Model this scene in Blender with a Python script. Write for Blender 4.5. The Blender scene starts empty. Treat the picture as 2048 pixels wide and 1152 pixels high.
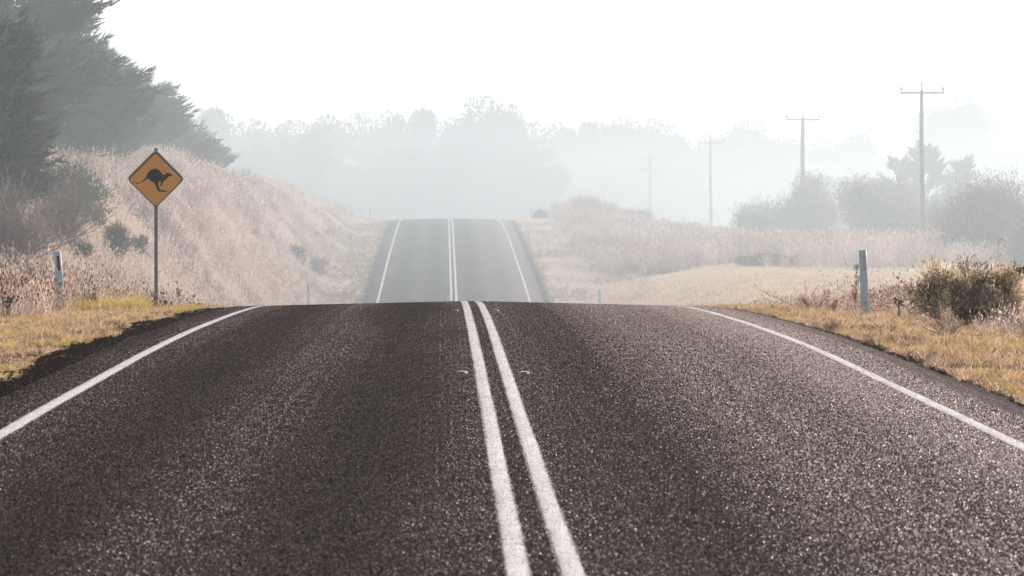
import bpy, math, random
import numpy as np
from mathutils import Vector, Matrix

R = math.radians
PI = math.pi
rng = np.random.default_rng(7)
rnd = random.Random(11)
scene = bpy.context.scene
C = scene.collection

# ------------------------------------------------------------------ camera
cam_data = bpy.data.cameras.new('camera')
cam = bpy.data.objects.new('camera', cam_data)
C.objects.link(cam)
cam.location = (-0.45, 0.0, 1.5)
cam.rotation_euler = (R(90 - 0.544), 0, R(-0.974))
cam_data.sensor_width = 36.0
cam_data.lens = 140.6
cam_data.clip_start = 0.5
cam_data.clip_end = 6000
cam_data.dof.use_dof = True
cam_data.dof.focus_distance = 58
cam_data.dof.aperture_fstop = 9.0
scene.camera = cam

# ------------------------------------------------------------------ sky, sun, exposure
SUN_EL, SUN_AZ = 26.0, 36.0          # azimuth clockwise from +Y
world = bpy.data.worlds.new('World')
scene.world = world
world.use_nodes = True
wn = world.node_tree
wn.nodes.clear()
sky = wn.nodes.new('ShaderNodeTexSky')
sky.sky_type = 'NISHITA'
sky.sun_disc = False
sky.sun_elevation = R(SUN_EL)
sky.sun_rotation = R(SUN_AZ)
sky.air_density = 1.0
sky.dust_density = 1.0
sky.ozone_density = 1.0
bg = wn.nodes.new('ShaderNodeBackground')
bg.inputs['Strength'].default_value = 0.15
wo = wn.nodes.new('ShaderNodeOutputWorld')
hs = wn.nodes.new('ShaderNodeHueSaturation')
hs.inputs['Saturation'].default_value = 0.35
hs.inputs['Value'].default_value = 1.1
wn.links.new(sky.outputs[0], hs.inputs['Color'])
wn.links.new(hs.outputs[0], bg.inputs[0])
wn.links.new(bg.outputs[0], wo.inputs[0])

sun_d = bpy.data.lights.new('sun', 'SUN')
sun_d.energy = 4.8
sun_d.angle = R(0.6)
sun_d.color = (1.0, 0.90, 0.82)
sun = bpy.data.objects.new('sun', sun_d)
C.objects.link(sun)
sdir = Vector((math.sin(R(SUN_AZ)) * math.cos(R(SUN_EL)), math.cos(R(SUN_AZ)) * math.cos(R(SUN_EL)), math.sin(R(SUN_EL))))
sun.rotation_euler = (-sdir).to_track_quat('-Z', 'Y').to_euler()
sun.location = (60, 80, 60)

scene.view_settings.view_transform = 'Standard'
scene.view_settings.look = 'None'
scene.view_settings.exposure = 0.45
scene.view_settings.gamma = 1.0
scene.view_settings.use_curve_mapping = False
scene.render.engine = 'CYCLES'
scene.cycles.max_bounces = 6
scene.cycles.diffuse_bounces = 2
scene.cycles.glossy_bounces = 2
scene.cycles.transmission_bounces = 3
scene.cycles.transparent_max_bounces = 8
scene.cycles.volume_bounces = 1
scene.cycles.use_denoising = True

HAZE_DENSITY = 0.0005
SMOKE_DENSITY = 0.0044
HAZE_COLOR = (0.522, 0.583, 0.618, 1)
HAZE_G = 0.5

# ------------------------------------------------------------------ helpers
def tag(o, label=None, cat=None, group=None, kind=None):
    if label: o['label'] = label
    if cat: o['category'] = cat
    if group: o['group'] = group
    if kind: o['kind'] = kind
    return o

def link(name, data, parent=None, coll=None):
    o = bpy.data.objects.new(name, data)
    (coll or C).objects.link(o)
    if parent is not None: o.parent = parent
    return o

def empty(name, loc, rz=0.0, parent=None):
    o = link(name, None, parent)
    o.location = loc
    o.rotation_euler = (0, 0, rz)
    o.empty_display_size = 0.2
    return o

def copy_tree(o, parent=None):
    c = o.copy()
    C.objects.link(c)
    if parent is not None: c.parent = parent
    for ch in list(o.children):
        copy_tree(ch, c)
    return c

def mesh_np(name, V, F, mats=(), midx=None, smooth=False):
    """V (n,3) float, F (m,k) int with k = 3 or 4"""
    V = np.asarray(V, dtype=np.float32)
    F = np.asarray(F, dtype=np.int32)
    m, k = F.shape
    me = bpy.data.meshes.new(name)
    me.vertices.add(len(V))
    me.vertices.foreach_set('co', V.ravel())
    me.loops.add(m * k)
    me.loops.foreach_set('vertex_index', F.ravel())
    me.polygons.add(m)
    me.polygons.foreach_set('loop_start', np.arange(0, m * k, k, dtype=np.int32))
    if midx is not None:
        me.polygons.foreach_set('material_index', np.asarray(midx, dtype=np.int32))
    if smooth:
        me.polygons.foreach_set('use_smooth', np.ones(m, dtype=bool))
    for mt in mats: me.materials.append(mt)
    me.update(calc_edges=True)
    me.validate()
    return me

class MB:
    """collects boxes, tubes, polygons; builds ONE mesh object"""
    def __init__(s): s.v, s.f = [], []
    def add(s, vs, fs):
        b = len(s.v)
        s.v += [tuple(p) for p in vs]
        s.f += [tuple(b + i for i in f) for f in fs]
        return s
    def box(s, x0, x1, y0, y1, z0, z1, tx=0.0, ty=0.0):
        vs = [(x0, y0, z0), (x1, y0, z0), (x1, y1, z0), (x0, y1, z0),
              (x0 + tx, y0 + ty, z1), (x1 - tx, y0 + ty, z1), (x1 - tx, y1 - ty, z1), (x0 + tx, y1 - ty, z1)]
        return s.add(vs, [(3, 2, 1, 0), (4, 5, 6, 7), (0, 1, 5, 4), (1, 2, 6, 5), (2, 3, 7, 6), (3, 0, 4, 7)])
    def tube(s, pts, rads, n=8, cap=True):
        pts = [Vector(p) for p in pts]
        if not hasattr(rads, '__len__'): rads = [rads] * len(pts)
        vs, fs = [], []
        for i, p in enumerate(pts):
            t = (pts[min(i + 1, len(pts) - 1)] - pts[max(i - 1, 0)])
            t = t.normalized() if t.length > 1e-9 else Vector((0, 0, 1))
            a = t.cross(Vector((0, 1, 0)) if abs(t.y) < 0.9 else Vector((1, 0, 0))).normalized()
            b = t.cross(a)
            for k in range(n):
                an = 2 * PI * k / n
                vs.append(p + (a * math.cos(an) + b * math.sin(an)) * rads[i])
        for i in range(len(pts) - 1):
            for k in range(n):
                k2 = (k + 1) % n
                fs.append((i * n + k, i * n + k2, (i + 1) * n + k2, (i + 1) * n + k))
        if cap:
            fs.append(tuple(range(n - 1, -1, -1)))
            fs.append(tuple((len(pts) - 1) * n + k for k in range(n)))
        return s.add(vs, fs)
    def prism(s, poly, y0, y1):
        """polygon in XZ extruded from y0 to y1"""
        n = len(poly)
        vs = [(x, y0, z) for x, z in poly] + [(x, y1, z) for x, z in poly]
        fs = [tuple(range(n)), tuple(range(2 * n - 1, n - 1, -1))]
        for i in range(n):
            j = (i + 1) % n
            fs.append((i, i + n, j + n, j))
        return s.add(vs, fs)
    def build(s, name, mat, parent=None, smooth=False, bevel=0.0):
        me = bpy.data.meshes.new(name)
        me.from_pydata(s.v, [], s.f)
        me.materials.append(mat)
        if smooth:
            for p in me.polygons: p.use_smooth = True
        me.update()
        o = link(name, me, parent)
        if bevel:
            b = o.modifiers.new('bevel', 'BEVEL')
            b.width = bevel; b.segments = 2; b.limit_method = 'ANGLE'
        return o

# ------------------------------------------------------------------ materials
class NT:
    def __init__(s, name):
        s.m = bpy.data.materials.new(name)
        s.m.use_nodes = True
        s.t = s.m.node_tree
        s.t.nodes.clear()
        s.out = s.n('ShaderNodeOutputMaterial')
    def n(s, typ, **kw):
        nd = s.t.nodes.new(typ)
        for k, v in kw.items(): setattr(nd, k, v)
        return nd
    def l(s, a, b): s.t.links.new(a, b)
    def val(s, sock, v):
        if isinstance(v, bpy.types.NodeSocket): s.l(v, sock)
        elif v is not None: sock.default_value = v
    def math(s, op, a, b=None, c=None, clamp=False):
        nd = s.n('ShaderNodeMath', operation=op)
        nd.use_clamp = clamp
        s.val(nd.inputs[0], a)
        if b is not None: s.val(nd.inputs[1], b)
        if c is not None: s.val(nd.inputs[2], c)
        return nd.outputs[0]
    def pos(s):
        return s.n('ShaderNodeNewGeometry').outputs['Position']
    def obj(s):
        return s.n('ShaderNodeTexCoord').outputs['Object']
    def mapping(s, vec, scale=(1, 1, 1), loc=(0, 0, 0)):
        nd = s.n('ShaderNodeMapping')
        s.l(vec, nd.inputs[0])
        nd.inputs['Scale'].default_value = scale
        nd.inputs['Location'].default_value = loc
        return nd.outputs[0]
    def noise(s, vec, scale, detail=3, rough=0.55, color=False):
        nd = s.n('ShaderNodeTexNoise')
        s.l(vec, nd.inputs['Vector'])
        nd.inputs['Scale'].default_value = scale
        nd.inputs['Detail'].default_value = detail
        nd.inputs['Roughness'].default_value = rough
        return nd.outputs['Color' if color else 'Fac']
    def voro(s, vec, scale, feature='F1', out='Color'):
        nd = s.n('ShaderNodeTexVoronoi', feature=feature)
        s.l(vec, nd.inputs['Vector'])
        nd.inputs['Scale'].default_value = scale
        return nd.outputs[out]
    def ramp(s, fac, stops, interp='LINEAR'):
        nd = s.n('ShaderNodeValToRGB')
        s.l(fac, nd.inputs[0])
        e = nd.color_ramp.elements
        nd.color_ramp.interpolation = interp
        while len(e) < len(stops): e.new(0.5)
        for el, (p, c) in zip(e, stops):
            el.position = p
            el.color = (c, c, c, 1) if isinstance(c, (int, float)) else (*c, 1)
        return nd.outputs[0]
    def mix(s, fac, a, b, mode='MIX'):
        nd = s.n('ShaderNodeMix', data_type='RGBA', blend_type=mode)
        s.val(nd.inputs[0], fac)
        s.val(nd.inputs[6], (*a, 1) if isinstance(a, tuple) else a)
        s.val(nd.inputs[7], (*b, 1) if isinstance(b, tuple) else b)
        return nd.outputs[2]
    def sep(s, vec):
        nd = s.n('ShaderNodeSeparateXYZ')
        s.l(vec, nd.inputs[0])
        return nd.outputs
    def bsdf(s, color, rough=0.8, spec=0.3, metal=0.0, bump=None, bstr=0.4, bdist=0.01):
        p = s.n('ShaderNodeBsdfPrincipled')
        s.val(p.inputs['Base Color'], (*color, 1) if isinstance(color, tuple) else color)
        s.val(p.inputs['Roughness'], rough)
        s.val(p.inputs['Metallic'], metal)
        s.val(p.inputs['Specular IOR Level'], spec)
        if bump is not None:
            b = s.n('ShaderNodeBump')
            b.inputs['Strength'].default_value = bstr
            b.inputs['Distance'].default_value = bdist
            s.l(bump, b.inputs['Height'])
            s.l(b.outputs[0], p.inputs['Normal'])
        s.l(p.outputs[0], s.out.inputs[0])
        return p

def simple(name, color, rough=0.7, spec=0.3, metal=0.0, var=0.25, scale=6.0, bump=0.15):
    t = NT(name)
    nz = t.noise(t.obj(), scale, 5, 0.65)
    dark = tuple(c * (1 - var) for c in color)
    lite = tuple(min(1, c * (1 + var)) for c in color)
    t.bsdf(t.mix(t.ramp(nz, [(0.3, 0.0), (0.7, 1.0)]), dark, lite), rough, spec, metal, nz, bump, 0.004)
    return t.m

def foliage(name, cols, trans=0.35, scale=0.6, rough=0.6, tint=1.0):
    """leaf / blade material: colour patches in space, per-instance variation, light through the leaf"""
    t = NT(name)
    p = t.pos()
    big = t.noise(p, scale, 3, 0.6)
    oi = t.n('ShaderNodeObjectInfo').outputs['Random']
    fine = t.noise(p, 9.0, 2, 0.5)
    f = t.math('ADD', t.math('MULTIPLY', big, 1.5), t.math('MULTIPLY', oi, 0.45))
    f = t.math('ADD', f, t.math('MULTIPLY', fine, 0.45))
    tn = t.n('ShaderNodeAttribute', attribute_name='tone').outputs['Fac']
    f = t.math('ADD', t.math('SUBTRACT', f, 0.7), tn)
    n = len(cols)
    stops = [(0.25 + 0.5 * i / max(1, n - 1), c) for i, c in enumerate(cols)]
    col = t.ramp(f, stops)
    d = t.n('ShaderNodeBsdfPrincipled')
    t.l(col, d.inputs['Base Color'])
    d.inputs['Roughness'].default_value = rough
    d.inputs['Specular IOR Level'].default_value = 0.25
    tr = t.n('ShaderNodeBsdfTranslucent')
    t.l(col, tr.inputs[0])
    mx = t.n('ShaderNodeMixShader')
    mx.inputs[0].default_value = trans
    t.l(d.outputs[0], mx.inputs[1]); t.l(tr.outputs[0], mx.inputs[2])
    t.l(mx.outputs[0], t.out.inputs[0])
    return t.m

def asphalt_nodes(t):
    """chip seal: returns colour, roughness and bump height"""
    p = t.pos()
    X, Y, Z = t.sep(p)[0:3]
    cell = t.voro(p, 75.0)
    c1 = t.sep(cell)
    big_cell = t.sep(t.voro(p, 38.0))
    dist = t.voro(p, 75.0, out='Distance')
    stone = t.ramp(c1[0], [(0.0, (0.012, 0.0105, 0.011)), (0.6, (0.034, 0.029, 0.030)), (0.85, (0.085, 0.074, 0.072)), (0.96, (0.30, 0.26, 0.235)), (1.0, (0.60, 0.53, 0.48))])
    pale = t.ramp(big_cell[1], [(0.0, 0.0), (0.93, 0.0), (0.95, 1.0)])
    stone = t.mix(t.math('MULTIPLY', pale, 0.8), stone, (0.36, 0.31, 0.28))
    # wheel paths along the road, mottled by large noise
    ax = t.math('ABSOLUTE', X)
    lane = t.math('COSINE', t.math('MULTIPLY', t.math('SUBTRACT', ax, 0.95), 3.9))
    mot = t.noise(t.mapping(p, (1.0, 0.12, 1.0)), 0.9, 5, 0.65)
    wear = t.math('ADD', t.math('MULTIPLY', lane, 0.22), mot)
    shade = t.ramp(wear, [(0.2, 1.1), (0.5, 0.97), (0.8, 0.8)])
    col = t.mix(1.0, stone, shade, 'MULTIPLY')
    rough = t.math('ADD', t.math('MULTIPLY', c1[1], 0.35), t.math('SUBTRACT', 0.50, t.math('MULTIPLY', wear, 0.10)))
    height = t.math('SUBTRACT', c1[2], t.math('MULTIPLY', dist, 22.0))
    return p, X, Y, col, rough, height, c1

def mat_asphalt():
    t = NT('asphalt_chip_seal')
    p, X, Y, col, rough, height, c1 = asphalt_nodes(t)
    t.bsdf(t.mix(1.0, col, (0.50, 0.37, 0.355), 'MULTIPLY'), 0.85, 0.05, 0, height, 0.6, 0.006)
    return t.m

def mat_paint(edge_half):
    t = NT('worn_road_paint')
    p, X, Y, col, rough, height, c1 = asphalt_nodes(t)
    uv = t.n('ShaderNodeAttribute', attribute_name='across').outputs['Fac']   # 0 centre, 1 edge
    grit = t.noise(p, 55.0, 3, 0.7)
    wide = t.noise(t.mapping(p, (1, 0.25, 1)), 2.2, 4, 0.6)
    hole = t.math('ADD', t.math('MULTIPLY', t.math('POWER', uv, 5.0), 0.30), t.math('ADD', t.math('MULTIPLY', grit, 0.75), t.math('MULTIPLY', wide, 0.25)))
    k = t.ramp(hole, [(0.55, 0.0), (0.63, 1.0)])
    crack = t.voro(t.mapping(p, (1, 1, 1)), 2.3, 'DISTANCE_TO_EDGE', 'Distance')
    ck = t.ramp(crack, [(0.0, 1.0), (0.012, 0.0)])
    k2 = t.math('MAXIMUM', k, t.math('MULTIPLY', ck, 0.6))
    dirt = t.noise(p, 7.0, 5, 0.7)
    paint = t.ramp(dirt, [(0.3, (0.50, 0.46, 0.46)), (0.7, (0.72, 0.675, 0.67))])
    stonep = t.mix(t.math('MULTIPLY', c1[0], 0.22), paint, (0.3, 0.27, 0.27))
    c = t.mix(k2, stonep, col)
    t.bsdf(c, 0.8, 0.15, 0, height, 0.3, 0.004)
    return t.m

def mat_ground():
    t = NT('ground_soil_and_thatch')
    p = t.pos()
    X, Y, Z = t.sep(p)[0:3]
    n1 = t.noise(p, 0.35, 5, 0.65)
    n2 = t.noise(p, 6.0, 5, 0.7)
    n3 = t.noise(p, 40.0, 3, 0.7)
    straw = t.ramp(n1, [(0.3, (0.17, 0.11, 0.07)), (0.5, (0.27, 0.185, 0.115)), (0.7, (0.30, 0.22, 0.12))])
    straw = t.mix(t.ramp(n2, [(0.35, 0.7), (0.6, 0.0)]), straw, (0.06, 0.037, 0.025))
    soil = t.ramp(n3, [(0.3, (0.008, 0.005, 0.004)), (0.6, (0.017, 0.011, 0.008)), (0.8, (0.06, 0.038, 0.022))])
    # bare dark gravelly shoulder next to the seal; wider on the left
    wob = t.math('MULTIPLY', t.math('SUBTRACT', t.noise(t.mapping(p, (1, 0.35, 1)), 1.1, 5, 0.7), 0.5), 1.6)
    nearw = t.ramp(t.math('MULTIPLY', Y, 0.01), [(0.72, 0.66), (0.9, 0.12)])
    left = t.math('SUBTRACT', t.math('MULTIPLY', X, -1.0), t.math('ADD', t.math('MULTIPLY', wob, .6), t.math('ADD', nearw, 4.18)))
    right = t.math('SUBTRACT', X, t.math('ADD', t.math('MULTIPLY', wob, 0.3), 4.42))
    far = t.math('MAXIMUM', left, right)
    k = t.ramp(t.math('ADD', t.math('MULTIPLY', far, 2.0), 0.5), [(0.2, 0.0), (0.7, 1.0)])
    c = t.mix(k, soil, straw)
    # pale pebbly wash on the left shoulder
    band = t.math('SUBTRACT', 1.0, t.math('MULTIPLY', t.math('ABSOLUTE', t.math('ADD', X, 4.55)), 3.2), clamp=True)
    pk = t.math('MULTIPLY', band, t.ramp(t.noise(t.mapping(p, (3.0, 0.18, 1)), 1.0, 4, 0.65), [(0.52, 0.0), (0.60, 1.0)]))
    pale = t.ramp(n2, [(0.3, (0.42, 0.28, 0.12)), (0.7, (0.72, 0.55, 0.30))])
    c = t.mix(t.math('MULTIPLY', pk, 0.9), c, pale)
    t.bsdf(c, 0.95, 0.0, 0, n3, 0.8, 0.03)
    return t.m

def mat_chip():
    """stone chips standing proud of the seal; those under a painted line carry the paint"""
    t = NT('seal_stone_chips')
    p = t.pos()
    X, Y, Z = t.sep(p)[0:3]
    c = t.n('ShaderNodeAttribute', attribute_name='chip').outputs['Fac']
    ax = t.math('ABSOLUTE', X)
    lane = t.math('COSINE', t.math('MULTIPLY', t.math('SUBTRACT', ax, 0.95), 3.9))
    mot = t.noise(t.mapping(p, (1.0, 0.12, 1.0)), 0.9, 5, 0.65)
    wear = t.math('ADD', t.math('MULTIPLY', lane, 0.22), mot)
    wear_sheen = t.math('SUBTRACT', t.ramp(wear, [(0.25, 0.02), (0.8, 0.17)]), t.ramp(t.math('ADD', t.math('MULTIPLY', X, 0.25), t.math('MULTIPLY', mot, 0.5)), [(0.30, 0.0), (0.70, 0.18), (1.0, 0.44)]))  # wheel wear, less a ramp across that paints sun sheen on the right lane
    col = t.ramp(t.math('ADD', c, t.math('SUBTRACT', 0.08, wear_sheen)), [(0.0, (0.009, 0.006, 0.006)), (0.52, (0.022, 0.0148, 0.0145)), (0.80, (0.088, 0.060, 0.056)), (0.93, (0.25, 0.172, 0.152)), (1.0, (0.60, 0.43, 0.37))])
    d1 = t.math('ABSOLUTE', t.math('SUBTRACT', ax, 0.118))
    d2 = t.math('ABSOLUTE', t.math('SUBTRACT', ax, 3.5))
    d = t.math('MINIMUM', d1, d2)
    k = t.math('MULTIPLY', t.math('LESS_THAN', t.math('ADD', d, t.math('MULTIPLY', c, 0.022)), 0.066), t.math('GREATER_THAN', c, 0.24))
    pt = t.ramp(c, [(0.0, (0.62, 0.58, 0.58)), (1.0, (0.82, 0.78, 0.78))])
    gl = t.math('GREATER_THAN', t.math('ADD', c, t.math('MULTIPLY', wear_sheen, -1.0)), 0.90)
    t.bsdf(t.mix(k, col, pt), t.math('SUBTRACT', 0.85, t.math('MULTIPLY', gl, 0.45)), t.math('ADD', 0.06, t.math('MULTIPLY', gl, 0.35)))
    return t.m

M = {}
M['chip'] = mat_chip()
M['asphalt'] = mat_asphalt()
M['paint'] = mat_paint(0.06)
M['ground'] = mat_ground()
M['steel'] = simple('galvanised_steel', (0.30, 0.31, 0.32), 0.5, 0.4, 0.5, 0.2, 9)
M['post_steel'] = simple('dark_galvanised_post', (0.15, 0.155, 0.16), 0.55, 0.4, 0.4, 0.25, 9)
M['sign_yellow'] = simple('sign_yellow_sheet', (0.60, 0.265, 0.072), 0.5, 0.35, 0.0, 0.07, 5, 0.02)
M['sign_black'] = simple('sign_black_print', (0.012, 0.011, 0.012), 0.5, 0.3, 0.0, 0.1, 8, 0.0)
M['guide_white'] = simple('weathered_white_plastic', (0.34, 0.40, 0.435), 0.55, 0.35, 0.0, 0.22, 7)
M['guide_grey'] = simple('faded_sticker', (0.36, 0.36, 0.35), 0.6, 0.3, 0.0, 0.2, 18)
M['reflector_red'] = simple('dull_red_reflector', (0.075, 0.012, 0.010), 0.45, 0.3, 0.0, 0.2, 12)
M['rust'] = simple('rusty_bolt', (0.10, 0.05, 0.03), 0.8, 0.2, 0.2, 0.3, 60)
M['marker_white'] = simple('marker_white_plastic', (0.85, 0.83, 0.80), 0.3, 0.8, 0.0, 0.1, 40)
M['marker_lens'] = simple('marker_shaded_lens', (0.22, 0.07, 0.02), 0.25, 0.5, 0.0, 0.2, 40)  # brown holds the shade of the face turned from the sun
M['pole_wood'] = simple('weathered_pole_wood', (0.15, 0.125, 0.11), 0.85, 0.15, 0.0, 0.35, 3.0, 0.6)
M['insulator'] = simple('brown_porcelain', (0.10, 0.06, 0.05), 0.25, 0.5, 0.0, 0.2, 10)
M['wire'] = simple('aluminium_wire', (0.6, 0.6, 0.58), 0.3, 0.6, 0.9, 0.1, 1)
M['bark'] = simple('bark', (0.11, 0.085, 0.07), 0.9, 0.15, 0.0, 0.35, 4, 0.8)
M['stump'] = simple('charred_stump_bark', (0.028, 0.022, 0.02), 0.95, 0.15, 0.0, 0.5, 14, 1.0)
M['stone'] = simple('gravel_stone', (0.024, 0.016, 0.012), 0.9, 0.08, 0.0, 0.6, 30, 0.5)

M['verge_grass'] = foliage('short_verge_grass', [(0.10, 0.06, 0.04), (0.44, 0.28, 0.18), (0.84, 0.59, 0.40), (0.62, 0.41, 0.17), (0.30, 0.21, 0.075)], 0.40, 0.55)
M['litter'] = foliage('broad_dry_litter', [(0.04, 0.025, 0.018), (0.16, 0.10, 0.065), (0.52, 0.36, 0.25), (0.85, 0.68, 0.54)], 0.4, 3.0)
M['green_tuft'] = foliage('yellow_green_tuft', [(0.42, 0.30, 0.10), (0.60, 0.43, 0.14)], 0.5, 1.0)
M['dry_weed'] = foliage('dry_brown_weed', [(0.13, 0.085, 0.065), (0.44, 0.32, 0.25), (0.78, 0.62, 0.53), (0.55, 0.40, 0.30), (0.20, 0.13, 0.095)], 0.48, 1.2)
M['dark_weed'] = foliage('dark_dead_weed', [(0.045, 0.028, 0.02), (0.11, 0.065, 0.045)], 0.15, 2.0)
M['seed_white'] = foliage('pale_seed_fluff', [(0.62, 0.52, 0.48), (0.8, 0.72, 0.67)], 0.5, 2.0)
M['hill_grass'] = foliage('dry_hill_grass', [(0.26, 0.18, 0.155), (0.54, 0.415, 0.37), (0.82, 0.67, 0.595), (0.78, 0.63, 0.51)], 0.40, 0.16)
M['mown_grass'] = foliage('pale_mown_grass', [(0.62, 0.46, 0.32), (0.76, 0.585, 0.41), (0.70, 0.545, 0.35)], 0.40, 0.10)
M['reed'] = foliage('dry_reeds', [(0.34, 0.235, 0.205), (0.54, 0.40, 0.36), (0.76, 0.59, 0.53)], 0.38, 0.14)
M['cypress'] = foliage('cypress_sprays', [(0.016, 0.026, 0.019), (0.04, 0.055, 0.036), (0.10, 0.115, 0.07)], 0.15, 0.5)
M['gum'] = foliage('gum_leaves', [(0.035, 0.05, 0.035), (0.06, 0.075, 0.048), (0.085, 0.095, 0.06)], 0.2, 0.25)
M['shrub_green'] = foliage('shrub_green', [(0.035, 0.05, 0.03), (0.07, 0.085, 0.045), (0.11, 0.11, 0.055)], 0.25, 1.2)
M['near_shrub'] = foliage('near_bush_leaves', [(0.13, 0.09, 0.06), (0.45, 0.34, 0.205), (0.74, 0.57, 0.37), (0.92, 0.73, 0.56)], 0.5, 4.5)
M['twig'] = foliage('bare_twigs', [(0.15, 0.11, 0.10), (0.30, 0.225, 0.20)], 0.1, 1.0)
M['autumn'] = foliage('russet_twig_leaves', [(0.10, 0.075, 0.055), (0.20, 0.13, 0.09), (0.30, 0.19, 0.14)], 0.3, 0.4)

# ------------------------------------------------------------------ terrain functions
def hermite(xs, ys, q):
    xs, ys = np.asarray(xs, float), np.asarray(ys, float)
    d = np.diff(ys) / np.diff(xs)
    m = np.empty_like(ys)
    m[1:-1] = (d[:-1] * np.diff(xs)[1:] + d[1:] * np.diff(xs)[:-1]) / (xs[2:] - xs[:-2])
    m[0], m[-1] = d[0], d[-1]
    q = np.clip(q, xs[0], xs[-1])
    i = np.clip(np.searchsorted(xs, q) - 1, 0, len(xs) - 2)
    h = xs[i + 1] - xs[i]
    t = (q - xs[i]) / h
    return ((2*t**3 - 3*t**2 + 1) * ys[i] + (t**3 - 2*t**2 + t) * h * m[i] + (-2*t**3 + 3*t**2) * ys[i + 1] + (t**3 - t**2) * h * m[i + 1])

RD = [-200, -60, 0, 10, 18.4, 20.9, 26.6, 32, 37, 41.5, 48, 54, 60, 66, 70, 74, 80, 90, 105, 120, 140, 160, 172, 182, 201.5, 230.5, 250, 270, 285, 298, 315, 360, 450, 600, 900, 1600]
RH = [1.6, 1.55, 1.49, 1.46, 1.43, 1.40, 1.31, 1.21, 1.115, 1.03, .935, .878, .846, .856, .897, .96, 1.09, 1.45, 2.02, 2.55, 3.05, 3.2, 2.88, 2.39, 1.31, -.144, -1.06, -1.85, -2.22, -2.33, -2.2, -1.2, 1.2, 2.0, 2.0, 2.0]

def vnoise(X, Y, s, seed):
    """cheap smooth value noise 0..1"""
    r = np.random.default_rng(seed)
    T = r.random((64, 64))
    x, y = X * s + 100, Y * s + 100
    i, j = np.floor(x).astype(int), np.floor(y).astype(int)
    fx, fy = x - i, y - j
    fx, fy = fx*fx*(3-2*fx), fy*fy*(3-2*fy)
    g = lambda a, b: T[a % 64, b % 64]
    return (g(i, j)*(1-fx) + g(i+1, j)*fx)*(1-fy) + (g(i, j+1)*(1-fx) + g(i+1, j+1)*fx)*fy

def road_z(Y): return 1.5 - hermite(RD, RH, Y)

def sstep(a, b, x):
    t = np.clip((x - a) / (b - a), 0, 1)
    return t * t * (3 - 2 * t)

def cross_drop(X, Y):
    ldrop = -0.02 + 0.10 * sstep(28, 62, Y)
    rdrop = 0.045 + 0.035 * sstep(40, 62, Y)
    ax = np.minimum(np.abs(X), 4.1) / 3.5
    return np.where(X < 0, ldrop, rdrop) * ax

def wav(X, Y, s, a):
    return a * (np.sin(X * s * 1.3 + Y * s * 0.4 + 1.1) + np.sin(Y * s * 0.9 - X * s * 0.5 + 2.3) + np.sin((X + Y) * s * 2.1 + .4) * 0.5)

def ground_z(X, Y):
    X = np.asarray(X, float); Y = np.asarray(Y, float)
    rz = road_z(Y)
    edge = rz - cross_drop(X, Y) - 0.03
    a = np.abs(X) - 4.0
    verge = edge - 0.10 * sstep(0, 2.8, a)
    # left: hill rising beyond the first crest, cut by the road up to the second
    top = hermite([-200, 60, 84, 100, 120, 138, 155, 200, 240, 262, 285, 310, 350, 450, 1600],
                  [0.5, 0.45, 0.35, 1.2, 2.7, 4.0, 4.8, 5.15, 5.15, 4.9, 4.35, 3.8, 3.0, 0.5, 0.0], Y)
    W = hermite([-200, 90, 140, 180, 220, 260, 290, 1600], [8, 8, 9, 7.4, 6.2, 5.0, 4.0, 4.0], Y)
    tl = sstep(0, 1, (-X - 5.6) / W)
    zl = verge * (1 - tl) + (top + wav(X, Y, 0.22, 0.13) + 0.5 * (vnoise(X, Y, .16, 77) - .5) + 0.25 * (vnoise(X, Y, .45, 78) - .5) + 0.02 * np.clip(-X - 14, 0, 60)) * tl
    # right: verge, then low field that keeps its own level
    Hf = hermite([-200, 40, 80, 95, 110, 130, 165, 190, 212, 240, 300, 400, 520, 700, 900, 1600],
                 [1.2, 1.0, 1.12, 1.45, 1.62, 1.55, 1.25, 0.95, 0.45, 0.2, 0.0, 0.6, 1.0, -3.0, -5.5, -5.5], Y)
    tr = sstep(0, 1, (X - 6.5) / hermite([-200, 200, 250, 290, 1600], [9, 9, 14, 17, 20], Y))
    zr = verge * (1 - tr) + (1.5 - Hf + wav(X, Y, 0.3, 0.05)) * tr
    z = np.where(X < 0, zl, zr)
    z = np.where(np.abs(X) < 3.95, edge - 0.06, z)
    return z

def gz(x, y): return float(ground_z(np.array([x]), np.array([y]))[0])

# ground sheet
def axis(parts):
    out = []
    for a, b, s in parts: out += list(np.arange(a, b, s))
    return np.array(out + [parts[-1][1]])
gx = axis([(-460, -100, 20), (-100, -40, 5), (-40, -16, 1.0), (-16, -4.8, 0.5), (-4.8, -3.6, 0.1), (-3.6, 3.6, 1.2), (3.6, 4.8, 0.1), (4.8, 16, 0.5), (16, 50, 1.0), (50, 100, 5), (100, 460, 20)])
gy = axis([(-60, 15, 5), (15, 100, 0.7), (100, 330, 1.5), (330, 500, 8), (500, 1100, 30)])
GX, GY = np.meshgrid(gx, gy)
GZ = ground_z(GX, GY)
nz_ = (np.random.default_rng(3).random(GX.shape) - 0.5) * 0.05
GZ = GZ + np.where((np.abs(GX) > 4.3) & (GY < 330), nz_, 0)
V = np.stack([GX.ravel(), GY.ravel(), GZ.ravel()], 1)
ny, nx = GX.shape
ii = (np.arange(ny - 1)[:, None] * nx + np.arange(nx - 1)[None]).ravel()
F = np.stack([ii, ii + 1, ii + nx + 1, ii + nx], 1)
ground = link('ground', mesh_np('ground', V, F, [M['ground']], smooth=True))
tag(ground, 'rolling ground with dry roadside verges and dark bare shoulder', kind='structure')

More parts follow.
